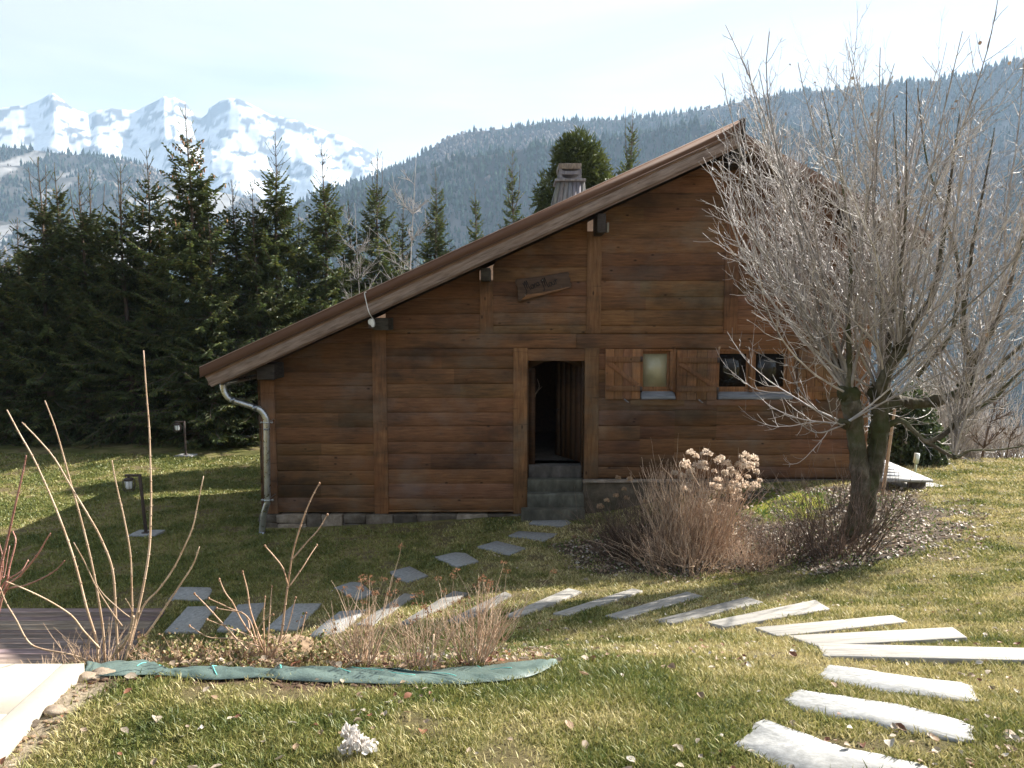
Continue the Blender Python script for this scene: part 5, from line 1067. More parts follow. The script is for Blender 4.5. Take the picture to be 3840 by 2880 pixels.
def twigset(r, base, n, hgt, spread, rad, lean=(0, 0), K=8, sub=3, subl=.35, droop=0.0, foot=.12):
    """n wiry stems from a small foot, each with side twigs; returns lists of paths and radii"""
    P = []; Rr = []; tips = []
    for i in range(n):
        az = r.random()*2*np.pi; inc = (r.random()**.7)*spread; hh = hgt*(.55+.5*r.random())
        f = np.array([np.cos(az), np.sin(az)])*foot*r.random()
        p0 = np.array([base[0]+f[0], base[1]+f[1], 0]); p0[2] = float(h(p0[0], p0[1]))-.02
        d = np.array([np.cos(az)*np.sin(inc)+lean[0], np.sin(az)*np.sin(inc)+lean[1], np.cos(inc)]); d /= np.linalg.norm(d)
        t = np.linspace(0, 1, K)[:, None]; wob = np.cumsum(r.normal(0, .022*hh, (K, 3)), 0); wob[:, 2] *= .4; wob -= wob[0]
        p = p0+d*hh*t+wob+np.array([0, 0, 1])*(.10*hh*t*t)-np.array([0, 0, 1])*(droop*hh*t**3)
        P.append(p); Rr.append(rad*(1-.68*t[:, 0])); tips.append(p[-1])
        for s in range(sub):
            k = r.integers(K//3, K-1); sd = r.normal(0, 1, 3); sd[2] = abs(sd[2])*.7; sd /= np.linalg.norm(sd); l = hh*subl*(.4+.8*r.random())
            dd = (p[min(k+1, K-1)]-p[k]); dd = dd/(np.linalg.norm(dd)+1e-6); d2 = dd*.75+sd*.75; tt = np.linspace(0, 1, K)[:, None]
            P.append(p[k]+d2*l*tt+np.array([0, 0, .15*l])*tt*tt+np.cumsum(r.normal(0, .015*l, (K, 3)), 0)); Rr.append(rad*.55*(1-.6*tt[:, 0])); tips.append(P[-1][-1])
    return np.array(P), np.array(Rr), np.array(tips)
def twigmesh(name, P, Rr, mat, parent, r, n=4, var=.35):
    v, q = tubes(P, Rr, n); c = np.repeat((1-var+2*var*r.random((len(P), 1)))*np.array([[1, 1, 1]]), P.shape[1]*n, 0); return mesh_np(name, v, [q], mat, parent, c)
def florets(C, rad, r, per=26, size=.016):
    """a rounded head of small papery florets"""
    d = r.normal(0, 1, (per, 3)); d[:, 2] = np.abs(d[:, 2])*.9-.25; d /= np.linalg.norm(d, axis=1, keepdims=True); P_ = C+d*rad*(.55+.5*r.random((per, 1)))
    return leafmesh(P_, size*(.7+.7*r.random(per)), r, 1.6)
r5 = np.random.default_rng(91)
# twiggy shrubs with small brown seed heads behind the fabric
for (px, py, n, hg, lab) in ((1350, 2502, 46, .42, 'twiggy brown shrub with russet seed heads, leftmost of three behind the fabric'), (1555, 2512, 36, .36, 'sparser twiggy shrub beside a short stake, middle of three behind the fabric'), (1775, 2500, 60, .46, 'densest twiggy brown shrub at the right end of the fabric')):
    b = bedp(float(px), float(py)); b = b+(0, .10, 0); t = thing('twiggy_shrub', lab, 'shrub', (b[0], b[1], float(h(b[0], b[1]))), 'twiggy shrubs behind the fabric')
    P_, Q_, tips = twigset(r5, b, n, hg, .62, .0036, K=7, sub=3, subl=.4, foot=.10); twigmesh('twigs', P_, Q_, M['drystem'], t, r5)
    for c in tips[np.argsort(-tips[:, 2])[:16]]:
        v, q = florets(c, .022, r5, 14, .010); mesh_np('seed_head', v, [q], M['flower'], t, np.tile([.34, .22, .16], (len(v), 1)))
sk = wp(1627, 2500, 3.98); m = MB(); sz = float(h(sk[0], 3.98)); m.tube([(sk[0]-.02, 3.98, sz-.05), (sk[0], 3.98, sz+.22)], .006, 7); tag(m.build('plant_stake', M['stem'], None, loc=(sk[0], 3.98, sz)), 'short thin stake among the twiggy shrubs', 'stake')
for (px, py, n, hg, sp, matn, lab) in ((60, 2470, 70, .17, 1.0, 'stem', 'dense low pinkish twigs beside the terrace, at the left edge'), (300, 2470, 22, .26, .8, 'stem', 'low branching twigs over the deck, left of the tall canes'), (560, 2455, 20, .13, 1.0, 'stem', 'low pale twigs at the foot of the tall canes')):
    b = bedp(float(px), float(py))+(0, .12, 0); t = thing('low_twigs', lab, 'shrub', (b[0], b[1], float(h(b[0], b[1]))), 'low twigs in the flower bed'); P_, Q_, _t = twigset(r5, b, n, hg, sp, .0035, K=7, sub=4, subl=.5, foot=.22); twigmesh('twigs', P_, Q_, M[matn], t, r5)
def leafy(name, lab, px, py, n, rad, hgt, pal, size, grp, dense=6):
    b = bedp(float(px), float(py)); t = thing(name, lab, 'plant', (b[0], b[1], float(h(b[0], b[1]))), grp); P_, Q_, tips = twigset(r5, b, n, hgt, 1.15, .003, K=6, sub=2, subl=.5, foot=rad); twigmesh('stems', P_, Q_, M['drystem'], t, r5)
    pts = P_[:, 2:, :].reshape(-1, 3); pts = pts[r5.integers(0, len(pts), n*dense)]+r5.normal(0, .012, (n*dense, 3)); v, q = leafmesh(pts, size*(.6+.8*r5.random(len(pts))), r5, 1.3); c = np.array(pal)[r5.integers(0, len(pal), len(pts))]*(.7+.6*r5.random((len(pts), 1))); mesh_np('leaves', v, [q], M['leaf'], t, np.repeat(c, 15, 0))
PALR = [[.22, .21, .06], [.36, .30, .13], [.26, .15, .08], [.44, .34, .20], [.12, .14, .045]]
for px, py, n, rad, hg, lab in ((660, 2420, 26, .20, .20, 'low plant with yellow green and russet leaves, nearest the tall canes'), (770, 2435, 24, .18, .16, 'low leafy plant between the tall canes and the boulder'), (900, 2450, 26, .18, .17, 'low leafy plant under the budded shrub'), (1090, 2440, 26, .2, .18, 'low leafy plant right of the budded shrub'), (1180, 2420, 22, .18, .20, 'low russet leafy plant beside the leftmost twiggy shrub'), (1210, 2490, 18, .15, .12, 'low leafy plant close behind the fabric between two shrubs')):
    leafy('leafy_perennial', lab, px, py, n, rad, hg, PALR, .021, 'low leafy plants of the flower bed', 13)
# the pale dried clump on the near grass
b = gp(np.array(1340.), np.array(2825.)); V = []; Q = []; off = 0
for k in range(6):
    v, q = florets(b+np.array([(r5.random()-.5)*.13, (r5.random()-.5)*.07, .03+.04*r5.random()]), .035, r5, 40, .022); V.append(v); Q.append(q+off); off += len(v)
tag(mesh_np('dried_flower_clump', np.vstack(V), [np.vstack(Q)], M['flower'], None, np.tile([1.05, 1.2, 1.42], (off, 1)), loc=b), 'whitish dried flower clump lying on the near grass', 'flower clump')
# ---------------------------------------------------------------- dry hydrangea and the undergrowth by the tree
def heads(t, C, rads, tint):
    for c, rd in zip(C, rads):
        v, q = florets(c, rd, r5, int(30+700*rd), .026); k = .8+.4*r5.random(); mesh_np('flower_head', v, [q], M['flower'], t, np.tile(np.array(tint)*k, (len(v), 1)))
hb = gp(np.array(2590.), np.array(2085.)); hy = thing('hydrangea_bush', 'large dry hydrangea bush with pale flower heads in front of the gable wall', 'shrub', (hb[0], hb[1], float(h(hb[0], hb[1]))))
P_, Q_, tips = twigset(r5, hb, 360, 1.22, .52, .0062, lean=(.08, 0), K=9, sub=2, subl=.28, foot=.50); twigmesh('stems', P_, Q_, M['drystem'], hy, r5, 5, .45)
P_, Q_, _t = twigset(r5, hb+(-.1, -.25, 0), 380, .75, 1.05, .0052, K=8, sub=2, subl=.4, foot=.80, droop=.22); twigmesh('lower_stems', P_, Q_, M['drystem'], hy, r5, 4, .6)
hp = [(2530, 1775), (2560, 1785), (2590, 1770), (2570, 1745), (2620, 1745), (2640, 1760), (2705, 1720), (2725, 1740), (2740, 1760), (2752, 1780), (2790, 1730), (2795, 1712), (2826, 1722), (2805, 1750), (2815, 1755), (2835, 1770), (2770, 1745), (2590, 1700), (2650, 1702), (2720, 1775), (2600, 1800), (2795, 1818), (2835, 1822), (2740, 1830), (2690, 1800), (2765, 1870), (2660, 1900), (2680, 1980), (2640, 1850), (2710, 1900)]
hp += [(a+r5.normal(0, 22), b+abs(r5.normal(0, 26))) for a, b in hp]+[(2500+r5.random()*330, 1790+r5.random()*220) for _ in range(26)]
heads(hy, [wp(a, b, hb[1]+r5.uniform(-.35, .35)) for a, b in hp], np.concatenate([r5.uniform(.046, .085, 30), r5.uniform(.034, .062, len(hp)-30)]), (1, 1, 1))
lb = gp(np.array(2400.), np.array(2075.)); hl = thing('hydrangea_bush', 'lower dark wiry hydrangea leaning towards the door steps', 'shrub', (lb[0], lb[1], float(h(lb[0], lb[1]))))
P_, Q_, tips = twigset(r5, lb+(-.05, 0, 0), 210, .85, .85, .0052, lean=(-.35, 0), K=8, sub=2, subl=.4, foot=.5); twigmesh('stems', P_, Q_, M['darktwig'], hl, r5, 4, .5)
P_, Q_, tips = twigset(r5, lb+(-.0, -.2, 0), 150, .55, 1.15, .0048, lean=(-.2, -.1), K=8, sub=2, subl=.4, foot=.7, droop=.3); twigmesh('lower_stems', P_, Q_, M['darktwig'], hl, r5, 4, .5)
hp = [(2318, 1792), (2362, 1800), (2340, 1835), (2275, 1878), (2252, 1902), (2215, 1990), (2155, 2015), (2290, 2040), (2410, 2010), (2460, 1830), (2310, 1860), (2350, 1870), (2420, 1880)]
heads(hl, [wp(a, b, lb[1]+r5.uniform(-.3, .3)) for a, b in hp], r5.uniform(.03, .055, len(hp)), (.62, .52, .42))
for px, py, n, hg, sp, mn, lab in ((2960, 2080, 120, .62, 1.05, 'darktwig', 'tangled dark undergrowth between the hydrangea and the tree'), (3150, 2080, 110, 1.15, .75, 'darktwig', 'dark wiry shoots around the foot of the tree'), (2820, 2120, 90, .42, 1.2, 'drystem', 'low straw coloured tangle right of the hydrangea')):
    b = gp(np.array(float(px)), np.array(float(py))); t = thing('undergrowth_shrub', lab, 'shrub', (b[0], b[1], float(h(b[0], b[1]))), 'undergrowth around the tree'); P_, Q_, _t = twigset(r5, b, n, hg, sp, .0052, K=8, sub=3, subl=.45, foot=.45, droop=.15); twigmesh('twigs', P_, Q_, M[mn], t, r5, 4, .5)
# ---------------------------------------------------------------- the pollarded tree
TY = float(gp(np.array(3190.), np.array(2005.))[1])
tb = gp(np.array(3190.), np.array(2005.)); tree = thing('pollarded_tree', 'bare pollarded tree with mossy trunk and a fan of pale shoots', 'tree', tb)
LIMBS = [
 [(3195, 2030, 0, .25), (3205, 1960, 0, .20), (3220, 1880, 0, .17), (3228, 1800, 0, .155), (3218, 1700, 0, .145), (3205, 1600, 0, .14), (3190, 1520, -.05, .16), (3180, 1480, -.05, .13)],
 [(3225, 2030, .05, .20), (3245, 1900, .05, .165), (3272, 1780, .05, .15), (3290, 1680, .05, .145), (3300, 1600, .05, .15), (3298, 1510, .05, .16), (3290, 1470, .05, .12)],
 [(3300, 1540, .05, .13), (3350, 1505, .1, .125), (3420, 1512, .15, .095), (3500, 1505, .2, .085), (3570, 1485, .25, .09), (3620, 1468, .25, .12), (3632, 1440, .25, .09)],
 [(3295, 1500, .0, .12), (3310, 1430, -.15, .105), (3345, 1360, -.25, .095), (3372, 1318, -.3, .11), (3380, 1300, -.3, .07)],
 [(3190, 1500, 0, .13), (3170, 1440, .15, .10), (3150, 1390, .2, .09), (3140, 1360, .2, .10)],
 [(3320, 1600, .05, .05), (3380, 1578, -.1, .04), (3430, 1620, -.2, .036), (3475, 1655, -.25, .036), (3540, 1628, -.25, .04), (3590, 1580, -.2, .042), (3640, 1545, -.2, .036), (3720, 1500, -.25, .03), (3800, 1420, -.3, .022), (3900, 1330, -.3, .012)],
 [(3475, 1655, -.25, .032), (3530, 1690, -.3, .028), (3585, 1715, -.35, .028), (3640, 1690, -.4, .018), (3760, 1685, -.5, .012), (3900, 1660, -.6, .007)],
 [(3625, 1460, .25, .075), (3640, 1390, .25, .065), (3648, 1345, .25, .07), (3620, 1290, .22, .045), (3612, 1180, .2, .04), (3628, 1060, .2, .034), (3650, 900, .2, .026), (3690, 700, .2, .016), (3730, 480, .2, .007)],
 [(3648, 1345, .25, .055), (3700, 1270, .3, .045), (3745, 1190, .3, .04), (3775, 1110, .35, .034), (3810, 980, .35, .026), (3860, 800, .4, .018), (3900, 600, .4, .008)],
 [(3378, 1310, -.3, .07), (3420, 1230, -.3, .055), (3490, 1120, -.3, .046), (3520, 1010, -.3, .038), (3540, 860, -.25, .03), (3570, 640, -.2, .018), (3600, 420, -.2, .008)],
 [(3300, 1480, .05, .06), (3325, 1350, .1, .045), (3345, 1200, .1, .036), (3360, 1000, .1, .028), (3370, 760, .1, .018), (3350, 420, .1, .007)],
 [(3180, 1480, -.05, .06), (3185, 1350, -.1, .045), (3180, 1180, -.1, .034), (3190, 980, -.1, .026), (3160, 700, -.1, .016), (3080, 330, -.1, .006)],
 [(3378, 1310, -.3, .05), (3385, 1180, -.35, .04), (3372, 1040, -.35, .03), (3395, 820, -.35, .02), (3400, 300, -.35, .006)],
 [(3440, 1410, .2, .035), (3560, 1260, .3, .034), (3590, 1120, .3, .028), (3585, 950, .3, .022), (3480, 620, .3, .014), (3440, 330, .3, .006)],
 [(3630, 1440, .25, .05), (3700, 1420, .15, .035), (3790, 1330, .1, .028), (3900, 1240, .1, .02)],
]
mt = MB(); shoots = []; limb_paths = []
for L in LIMBS:
    w_ = np.array([wp(a, b, TY+d) for a, b, d, _ in L]); rad = np.array([x[3]*(.74 if x[3] > .085 else .9) for x in L]); K = 6*len(L); K = K*3 if rad[0] > .09 else K; q = resample(np.column_stack([w_, rad]), K)
    if rad[0] > .09:
        j = noise2(np.arange(K)*.17, np.arange(K)*0+L[0][0], 71, 3)-.5; q[:, 3] *= 1+.35*j; v, qq = tubes(q[None, :, :3], q[None, :, 3], 30); c_ = q[:, None, :3]; vv = v.reshape(K, 30, 3); k = 1+.75*(noise2(vv[..., 2]*4+vv[..., 0]*9, vv[..., 1]*9+vv[..., 2]*2.2, 73, 5)-.5); vv = c_+(vv-c_)*k[..., None]; mt.addnp(vv.reshape(-1, 3), qq)
    else: mt.tube(q[:, :3], q[:, 3], 9, (1.2, 1.2, 1.2) if rad[0] < .06 else (1, 1, 1)); limb_paths.append((q[:, :3], q[:, 3]))
KN = [(3185, 1480, -.05, .17, 14), (3292, 1470, .05, .17, 9), (3375, 1308, -.3, .13, 8), (3625, 1455, .25, .14, 11), (3142, 1365, .2, .12, 9), (3585, 1590, -.2, .06, 9), (3580, 1712, -.35, .05, 6), (3170, 1590, -.1, .10, 9), (3300, 1580, .1, .1, 5), (3330, 1500, .1, .10, 6)]
for i, (a, b, d, r, n) in enumerate(KN):
    c = wp(a, b, TY+d); mt.blob(c, (r*.8, r*.75, r*.72), i+5, .6, 16, 10, (.7, .72, .5))
trunk = mt.build('trunk', M['bark'], tree, True)
r6 = np.random.default_rng(17)
SH = []; SHr = []
def shoot(c, d, ln, r0, up, K=14, depth=0):
    p = [c]; d = d/np.linalg.norm(d); st = ln/(K-1); curv = r6.normal(0, .05, 3)
    for i in range(K-1):
        d = d+np.array([0, 0, 1])*up*(i/K)+curv*.25+r6.normal(0, .060, 3); d = d/np.linalg.norm(d); p.append(p[-1]+d*st)
    p = np.array(p); rad = r0*(1-np.linspace(0, 1, K)**.9*.80)
    if (p[:, 0]/p[:, 1]).min() < .248: return      # keeps the crown clear of the doorway side, as it has grown
    SH.append(p); SHr.append(rad)
    if depth < 2 and ln > 1.3:
        for f in range(r6.integers(1, 4) if depth == 0 else r6.integers(0, 3)):
            i = r6.integers(2, K-4); t = p[i+1]-p[i]; t /= np.linalg.norm(t); s_ = r6.normal(0, 1, 3); s_ -= t*s_.dot(t); s_ /= np.linalg.norm(s_); a = r6.uniform(.38, .8)
            shoot(p[i], t*np.cos(a)+s_*np.sin(a), ln*(1-i/K)*r6.uniform(.7, 1.15), rad[i]*.72, up*1.1, K, depth+1)
for ki, (a, b, dd, r, n) in enumerate(KN):
    c = wp(a, b, TY+dd)
    for j in range(n):
        az = r6.random()*2*np.pi; left = ki in (0, 4, 7)
        inc = np.radians(4+(72 if left else 58)*r6.random()**1.3); 
        if ki == 7: inc = np.radians(48+62*r6.random())
        d = np.array([np.cos(az)*np.sin(inc)*1.15+(-.30 if left else (.18 if ki in (3, 5, 6) else -.03)), np.sin(az)*np.sin(inc)*.8, np.cos(inc)])
        ln = (5.5-2.7*inc/1.4)*(.62+.40*r6.random())*(.85 if ki in (2, 4) else 1)*(.45 if ki in (5, 6, 8) else (.75 if ki == 7 else 1))
        shoot(c+d/np.linalg.norm(d)*r*.6, d, ln, .006+.0040*ln, .16+.06*r6.random())
for q, rad in limb_paths: SH.append(resample(q, 14)); SHr.append(np.interp(np.linspace(0, 1, 14), np.linspace(0, 1, len(rad)), rad))
TW = []; TWr = []; SB = []; SBr = []
for p, rad in zip(SH, SHr):
    seg = np.linalg.norm(np.diff(p, axis=0), axis=1); L = seg.sum(); s = L*.16; side = r6.random()*6.28
    if rad[0] > .05: s = L*.3
    while s < L*.97:
        i = min(12, int(s/L*13)); c = p[i]+(p[i+1]-p[i])*(s/L*13-i); t = p[i+1]-p[i]; t /= np.linalg.norm(t)
        for sgn in ((1, -1) if r6.random() < .75 else (1,)):
            e1 = np.cross(t, (.3, .5, .8)); e1 /= np.linalg.norm(e1); e2 = np.cross(t, e1); sd = (e1*np.cos(side)+e2*np.sin(side))*sgn
            an = r6.uniform(.55, .95); d = t*np.cos(an)+sd*np.sin(an); f = s/L; ln = (.20+.75*(1-f)*min(1, L/3))*r6.uniform(.35, 1.15)*min(1.0, .4+L/4)
            K = 7; tt = np.linspace(0, 1, K)[:, None]; q = c+d*ln*tt+np.array([0, 0, 1])*ln*.22*tt*tt+np.cumsum(r6.normal(0, .018*ln, (K, 3)), 0); r0 = min(.0036+.0026*ln, rad[i]*.8)
            TW.append(q); TWr.append(r0*(1-.45*tt[:, 0]))
            if ln > .22:
                for k in range(int(1+ln*4.5)):
                    j = r6.integers(1, 6); td = q[j]-q[j-1]; td /= np.linalg.norm(td); s2 = r6.normal(0, 1, 3); s2 -= td*s2.dot(td); s2 /= np.linalg.norm(s2); a2 = r6.uniform(.5, .9); l2 = ln*r6.uniform(.15, .42); t4 = np.linspace(0, 1, 4)[:, None]
                    SB.append(q[j]+(td*np.cos(a2)+s2*np.sin(a2))*l2*t4+np.array([0, 0, .15*l2])*t4*t4); SBr.append(.0030*(1-.35*t4[:, 0]))
        side += 1.9; s += r6.uniform(.15, .32)*(1 if L > 1.5 else .8)
def many(name, P, R2, mat, parent, n, tint=1.0, var=.55):
    P = np.array(P); v, q = tubes(P, np.array(R2), n); c = np.repeat(tint*(1-var+2*var*r6.random((len(P), 1)))*np.ones((1, 3)), P.shape[1]*n, 0); return v, q, c
parts = [many('', SH[:len(SH)-len(limb_paths)], SHr[:len(SH)-len(limb_paths)], None, None, 7, .8), many('', TW, TWr, None, None, 5), many('', SB, SBr, None, None, 4)]
V = []; Q = []; C = []; off = 0
for v, q, c in parts: V.append(v); Q.append(q+off); C.append(c); off += len(v)
mesh_np('crown', np.vstack(V), [np.vstack(Q)], M['twig'], tree, np.vstack(C), True)
n = 150; tips = np.array([q[-1] for q in TW])[r6.integers(0, len(TW), n)]; v, q = leafmesh(tips-(0, 0, .02), .03+.03*r6.random(n), r6, 1.6); mesh_np('dead_leaves', v, [q], M['leaf'], tree, np.repeat(LEAFPAL[np.array([0, 2, 4, 2])[r6.integers(0, 4, n)]]*.7, 15, 0))
# ---------------------------------------------------------------- spruces
def spruce(name, lab, px, py_top, Y, R, seed, green=1.0, lead=.9, cones=0, z0f=.02, twin=None, dens=1.0, grp='spruces in the tall row', bushy=0, cat='spruce tree', low=None):
    r = np.random.default_rng(seed); top = wp(px, py_top, Y); x, y = float(top[0]), Y; zg = float(h(x, min(y, 26.5)))-.3; H = float(top[2])-zg
    t = thing(name, lab, cat, (x, y, zg), grp); ctr = np.array([x, y, zg])
    lx = r.normal(0, .02, 2); axis = lambda z: ctr+np.array([lx[0]*z+.05*np.sin(z*.9+seed), lx[1]*z, z])-np.array([lx[0]*H+.05*np.sin(H*.9+seed), lx[1]*H, 0])*(z/H)
    K = 24; zz_ = np.linspace(0, H, K); P_ = np.array([axis(z) for z in zz_]); r0 = .010*H+.02; rad = r0*(1-zz_/H)**1.1+.007; m = MB(); m.tube(P_, rad, 8)
    tv = [P_]; leaders = [(H, axis, 0.0)]
    if twin:
        for k, (dx, dh) in enumerate(twin):
            zb = H*.80; a = axis(zb); e = axis(H)+np.array([dx, .1*r.normal(), dh]); q = resample([a, a+(e-a)*np.array([.75, .75, .35]), e], 10); m.tube(q, np.linspace(.025, .007, 10), 6); leaders.append((None, q, 0))
    m.build('trunk', M['sprucebark'], t, True)
    bp = []; br_ = []; tw_c = []; tw_d = []; tw_l = []; tw_w = []; tw_t = []
    def brush(c, d, l, w_, tint): tw_c.append(c); tw_d.append(d); tw_l.append(l); tw_w.append(w_); tw_t.append(tint)
    z = H*z0f; Kb = 7
    lead *= 1.55; zl = H-lead
    while z < H-.18:
        u = z/H; env = R*(max(0.02, (1-u))**.80*(.62+.38*min(1, (1-u)/.38)) if not bushy else min(1.0, max(.02, 1-u)*bushy)**.55)*(1.0 if u > .12 else .75+2*u); nb = r.integers(4, 7)+(2 if bushy else 0) if z < zl else r.integers(3, 5)
        if bushy and bushy > 4: nb += 7
        for b in range(nb):
            az = r.random()*2*np.pi; L = env*(r.uniform(.55, 1.12) if not (bushy and bushy > 4) else r.uniform(.35, 1.1))+.10; 
            if r.random() < .06: L *= 1.35
            el = np.radians(np.interp(u, [0, .35, .7, .9, 1], [-28, -14, 8, 34, 58] if not bushy else [-20, -12, -6, 4, 40])+r.normal(0, 9 if not bushy else 20)); d = np.array([np.cos(az)*np.cos(el), np.sin(az)*np.cos(el), np.sin(el)])
            tt = np.linspace(0, 1, Kb)[:, None]; c0 = axis(z); lift = (.30 if u > .3 else .16)*L
            p = c0+d*L*tt+np.array([0, 0, 1])*lift*(tt**2.2)*(1 if not bushy else .2)+np.cumsum(r.normal(0, .012*L, (Kb, 3)), 0)
            bp.append(p); br_.append((.006+.008*L)*(1-.75*tt[:, 0])+.002)
            bare = z > zl
            inner_ = .0 if u > .30 else .25
            s = max(.10, inner_*L); g = r.uniform(.7, 1.25)
            while s < L:
                f = s/L; i = min(Kb-2, int(f*(Kb-1))); c = p[i]+(p[i+1]-p[i])*(f*(Kb-1)-i); td = p[i+1]-p[i]; td /= np.linalg.norm(td)
                sd = np.cross(td, (0, 0, 1)); sd /= np.linalg.norm(sd)+1e-6
                for sg in (1, -1):
                    l = (.10+.42*(1-f)*min(1, L/1.1))*r.uniform(.6, 1.15)*(1 if not bare else .25)*(1 if u < .8 or bushy else .75)
                    dd = td*r.uniform(.45, .8)+sd*sg*r.uniform(.5, .9)+np.array([0, 0, r.uniform(-.55, .12) if u < .8 else r.uniform(-.1, .3)]); dd /= np.linalg.norm(dd)
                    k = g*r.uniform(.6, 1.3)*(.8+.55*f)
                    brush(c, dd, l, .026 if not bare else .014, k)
                    if l > .24:
                        for q_ in range(int(l/.09)):
                            s2 = r.uniform(.2, .9); d2 = dd*.6+r.normal(0, .5, 3); d2[2] -= .25; d2 /= np.linalg.norm(d2); brush(c+dd*l*s2, d2, l*.42, .022, k*r.uniform(.7, 1.4))
                s += (.085 if u > .25 else .12)/dens
            brush(p[-2], (p[-1]-p[-2])/np.linalg.norm(p[-1]-p[-2]), .16 if not bare else .22, .024 if not bare else .012, g*1.25)
        z += r.uniform(.13, .22)*(1.0 if z < zl else 2.1)/dens**.5
    for zc in np.arange(zl, H, .05): brush(axis(zc), np.array([r.normal(0, .3), r.normal(0, .3), .9]), .05, .007, 1.1)
    C_ = np.array(tw_c); D_ = np.array(tw_d); L_ = np.array(tw_l)[:, None]; W2 = np.array(tw_w)[:, None]; N = len(C_); T_ = np.array(tw_t)
    U = np.cross(D_, r.normal(0, 1, (N, 3))); U /= np.linalg.norm(U, axis=1, keepdims=True)+1e-9; Vv = np.cross(D_, U); vs_ = []; qs_ = []
    droop = np.zeros((N, 3)); droop[:, 2] = -.12*L_[:, 0]
    for k, A_ in enumerate((U, Vv)):
        j = 1+.5*(r.random((N, 1))-.5); vs_ += [C_-A_*W2*.35, C_+A_*W2*.35, C_+D_*L_*.55+A_*W2*j, C_+D_*L_*.55-A_*W2*j, C_+D_*L_+droop+A_*W2*.12, C_+D_*L_+droop-A_*W2*.12]
    v = np.stack(vs_, 1); idx = np.arange(N)[:, None]*12; qs_ = [idx+np.array([[0, 1, 2, 3]]), idx+np.array([[3, 2, 4, 5]]), idx+np.array([[6, 7, 8, 9]]), idx+np.array([[9, 8, 10, 11]])]
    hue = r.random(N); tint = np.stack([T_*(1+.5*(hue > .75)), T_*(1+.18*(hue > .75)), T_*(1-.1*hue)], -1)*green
    bv, bq = tubes(np.array(bp), np.array(br_), 4); nv = N*12
    cr = mesh_np('crown', v.reshape(-1, 3), [np.vstack(qs_)], M['needle'], t, np.repeat(tint, 12, 0)); mesh_np('branches', bv, [bq], M['sprucebark'], t, np.ones((len(bv), 3)))
    if cones:
        tips = np.concatenate([q[3:] for q in bp if H*low < q[0][2]-zg < H*.90]); base_ = tips[r.integers(0, len(tips), cones)]
        cp_ = np.array([[(0, 0, 0), (.003, 0, -.03), (.006, 0, -.08), (.004, 0, -.13)]]); v, q = tubes(cp_, np.array([[.006, .021, .019, .004]]), 6); first = None
        for b_ in base_:
            if first is None: first = mesh_np('cone', v+ctr, [q], M['cone'], t, np.ones((len(v), 3))); o = first
            else: o = first.copy(); S.collection.objects.link(o); o.parent = t
            o.location = tuple(b_-ctr-(0, 0, .02)); o.rotation_euler = (r.normal(0, .15), r.normal(0, .15), r.random()*6)
    return t
D = 1.736
ROW = [(-10, 480, 21.6, 1.5, 'spruce cut by the left edge of the picture'), (37, 470, 22.3, 1.1, 'low topped spruce squeezed between two taller ones, second from the left edge'), (80, 339, 21.3, 1.25, 'spruce with three upright top shoots, first tall one from the left'), (117, 352, 22.0, 1.1, 'spruce with a single bent leader beside the three shoot one'),
 (169, 372, 21.6, 1.1, 'spruce with a straight bare leader, left one of a close pair'), (194, 364, 22.3, 1.1, 'spruce with a crooked bare leader, right one of a close pair'), (260, 356, 21.4, 1.25, 'dark spruce with twin leaders, left of the tallest spruce but one'), (316, 325, 22.2, 1.3, 'spruce with an open candelabra top just left of the tallest spruce'), (400, 226, 21.5, 1.45, 'tallest spruce, hung with brown cones below its bare top'),
 (450, 470, 21.0, 1.0, 'short spruce half hidden at the right foot of the tallest one'), (501, 389, 22.2, 1.15, 'spruce first to the right of the tallest one'), (546, 389, 21.6, 1.1, 'slim spruce with a fine leader, second right of the tallest one'), (594, 284, 21.8, 1.35, 'tall spruce with a long whip leader above the downpipe end of the roof'), (645, 460, 22.6, 1.1, 'low spruce between two tall whip leaders'), (695, 310, 21.9, 1.45, 'broad spruce with a long leader in front of the snow slope'), (752, 430, 22.8, 1.2, 'spruce left of the bright green one'), (816, 322, 22.2, 1.45, 'bright green spruce with several leaders in front of a bare birch'), (872, 420, 23.2, 1.1, 'dark small spruce right of the bright green one'),
 (940, 360, 22.6, 1.2, 'thin spruce with a forked top, right of the bare birch'), (1025, 396, 23.0, .9, 'small slender spruce just above the roof edge'), (1107, 329, 23.0, 1.05, 'sparse spruce with several thin leaders left of the chimney'), (1367, 232, 24.0, 1.3, 'sparse spruce with two tall leaders right of the chimney'), (1180, 380, 23.5, 1.0, 'low spruce close behind the left side of the chimney'), (1305, 340, 24.5, 1.0, 'low spruce between the bushy one and the two leader one')]
TWIN = {2: [(-.35, -.30), (.32, -.25)], 6: [(-.12, -.2)], 16: [(.16, -.25), (-.2, -.35)], 20: [(.32, -.5), (-.25, -.6)], 21: [(-.32, .05)], 5: [(.35, -.45)], 4: [(-.25, -.5)]}
for i, (dx, dy, Y, R, lab) in enumerate(ROW):
    Y += 2.2+max(0, min(6.5, (dx-520)*.0130)); R *= 1.95 if dx < 720 else 1.6
    sunlit_tint = 1.0+.35*(i in (8, 14, 16, 18, 19, 20, 21, 12))  # picked spruces get brighter needles, sunlight put into their tint
    spruce('spruce', lab, dx*D, dy*D, Y, R, 100+i, green=sunlit_tint, lead=.62 if i in (19, 20, 21, 18) else (1.0 if i in TWIN or i in (12, 14) else .75), cones=98 if i == 8 else (25 if i == 7 else 0), twin=TWIN.get(i), dens=.8 if i in (1, 9, 13, 17) else 1.0, low=.62)
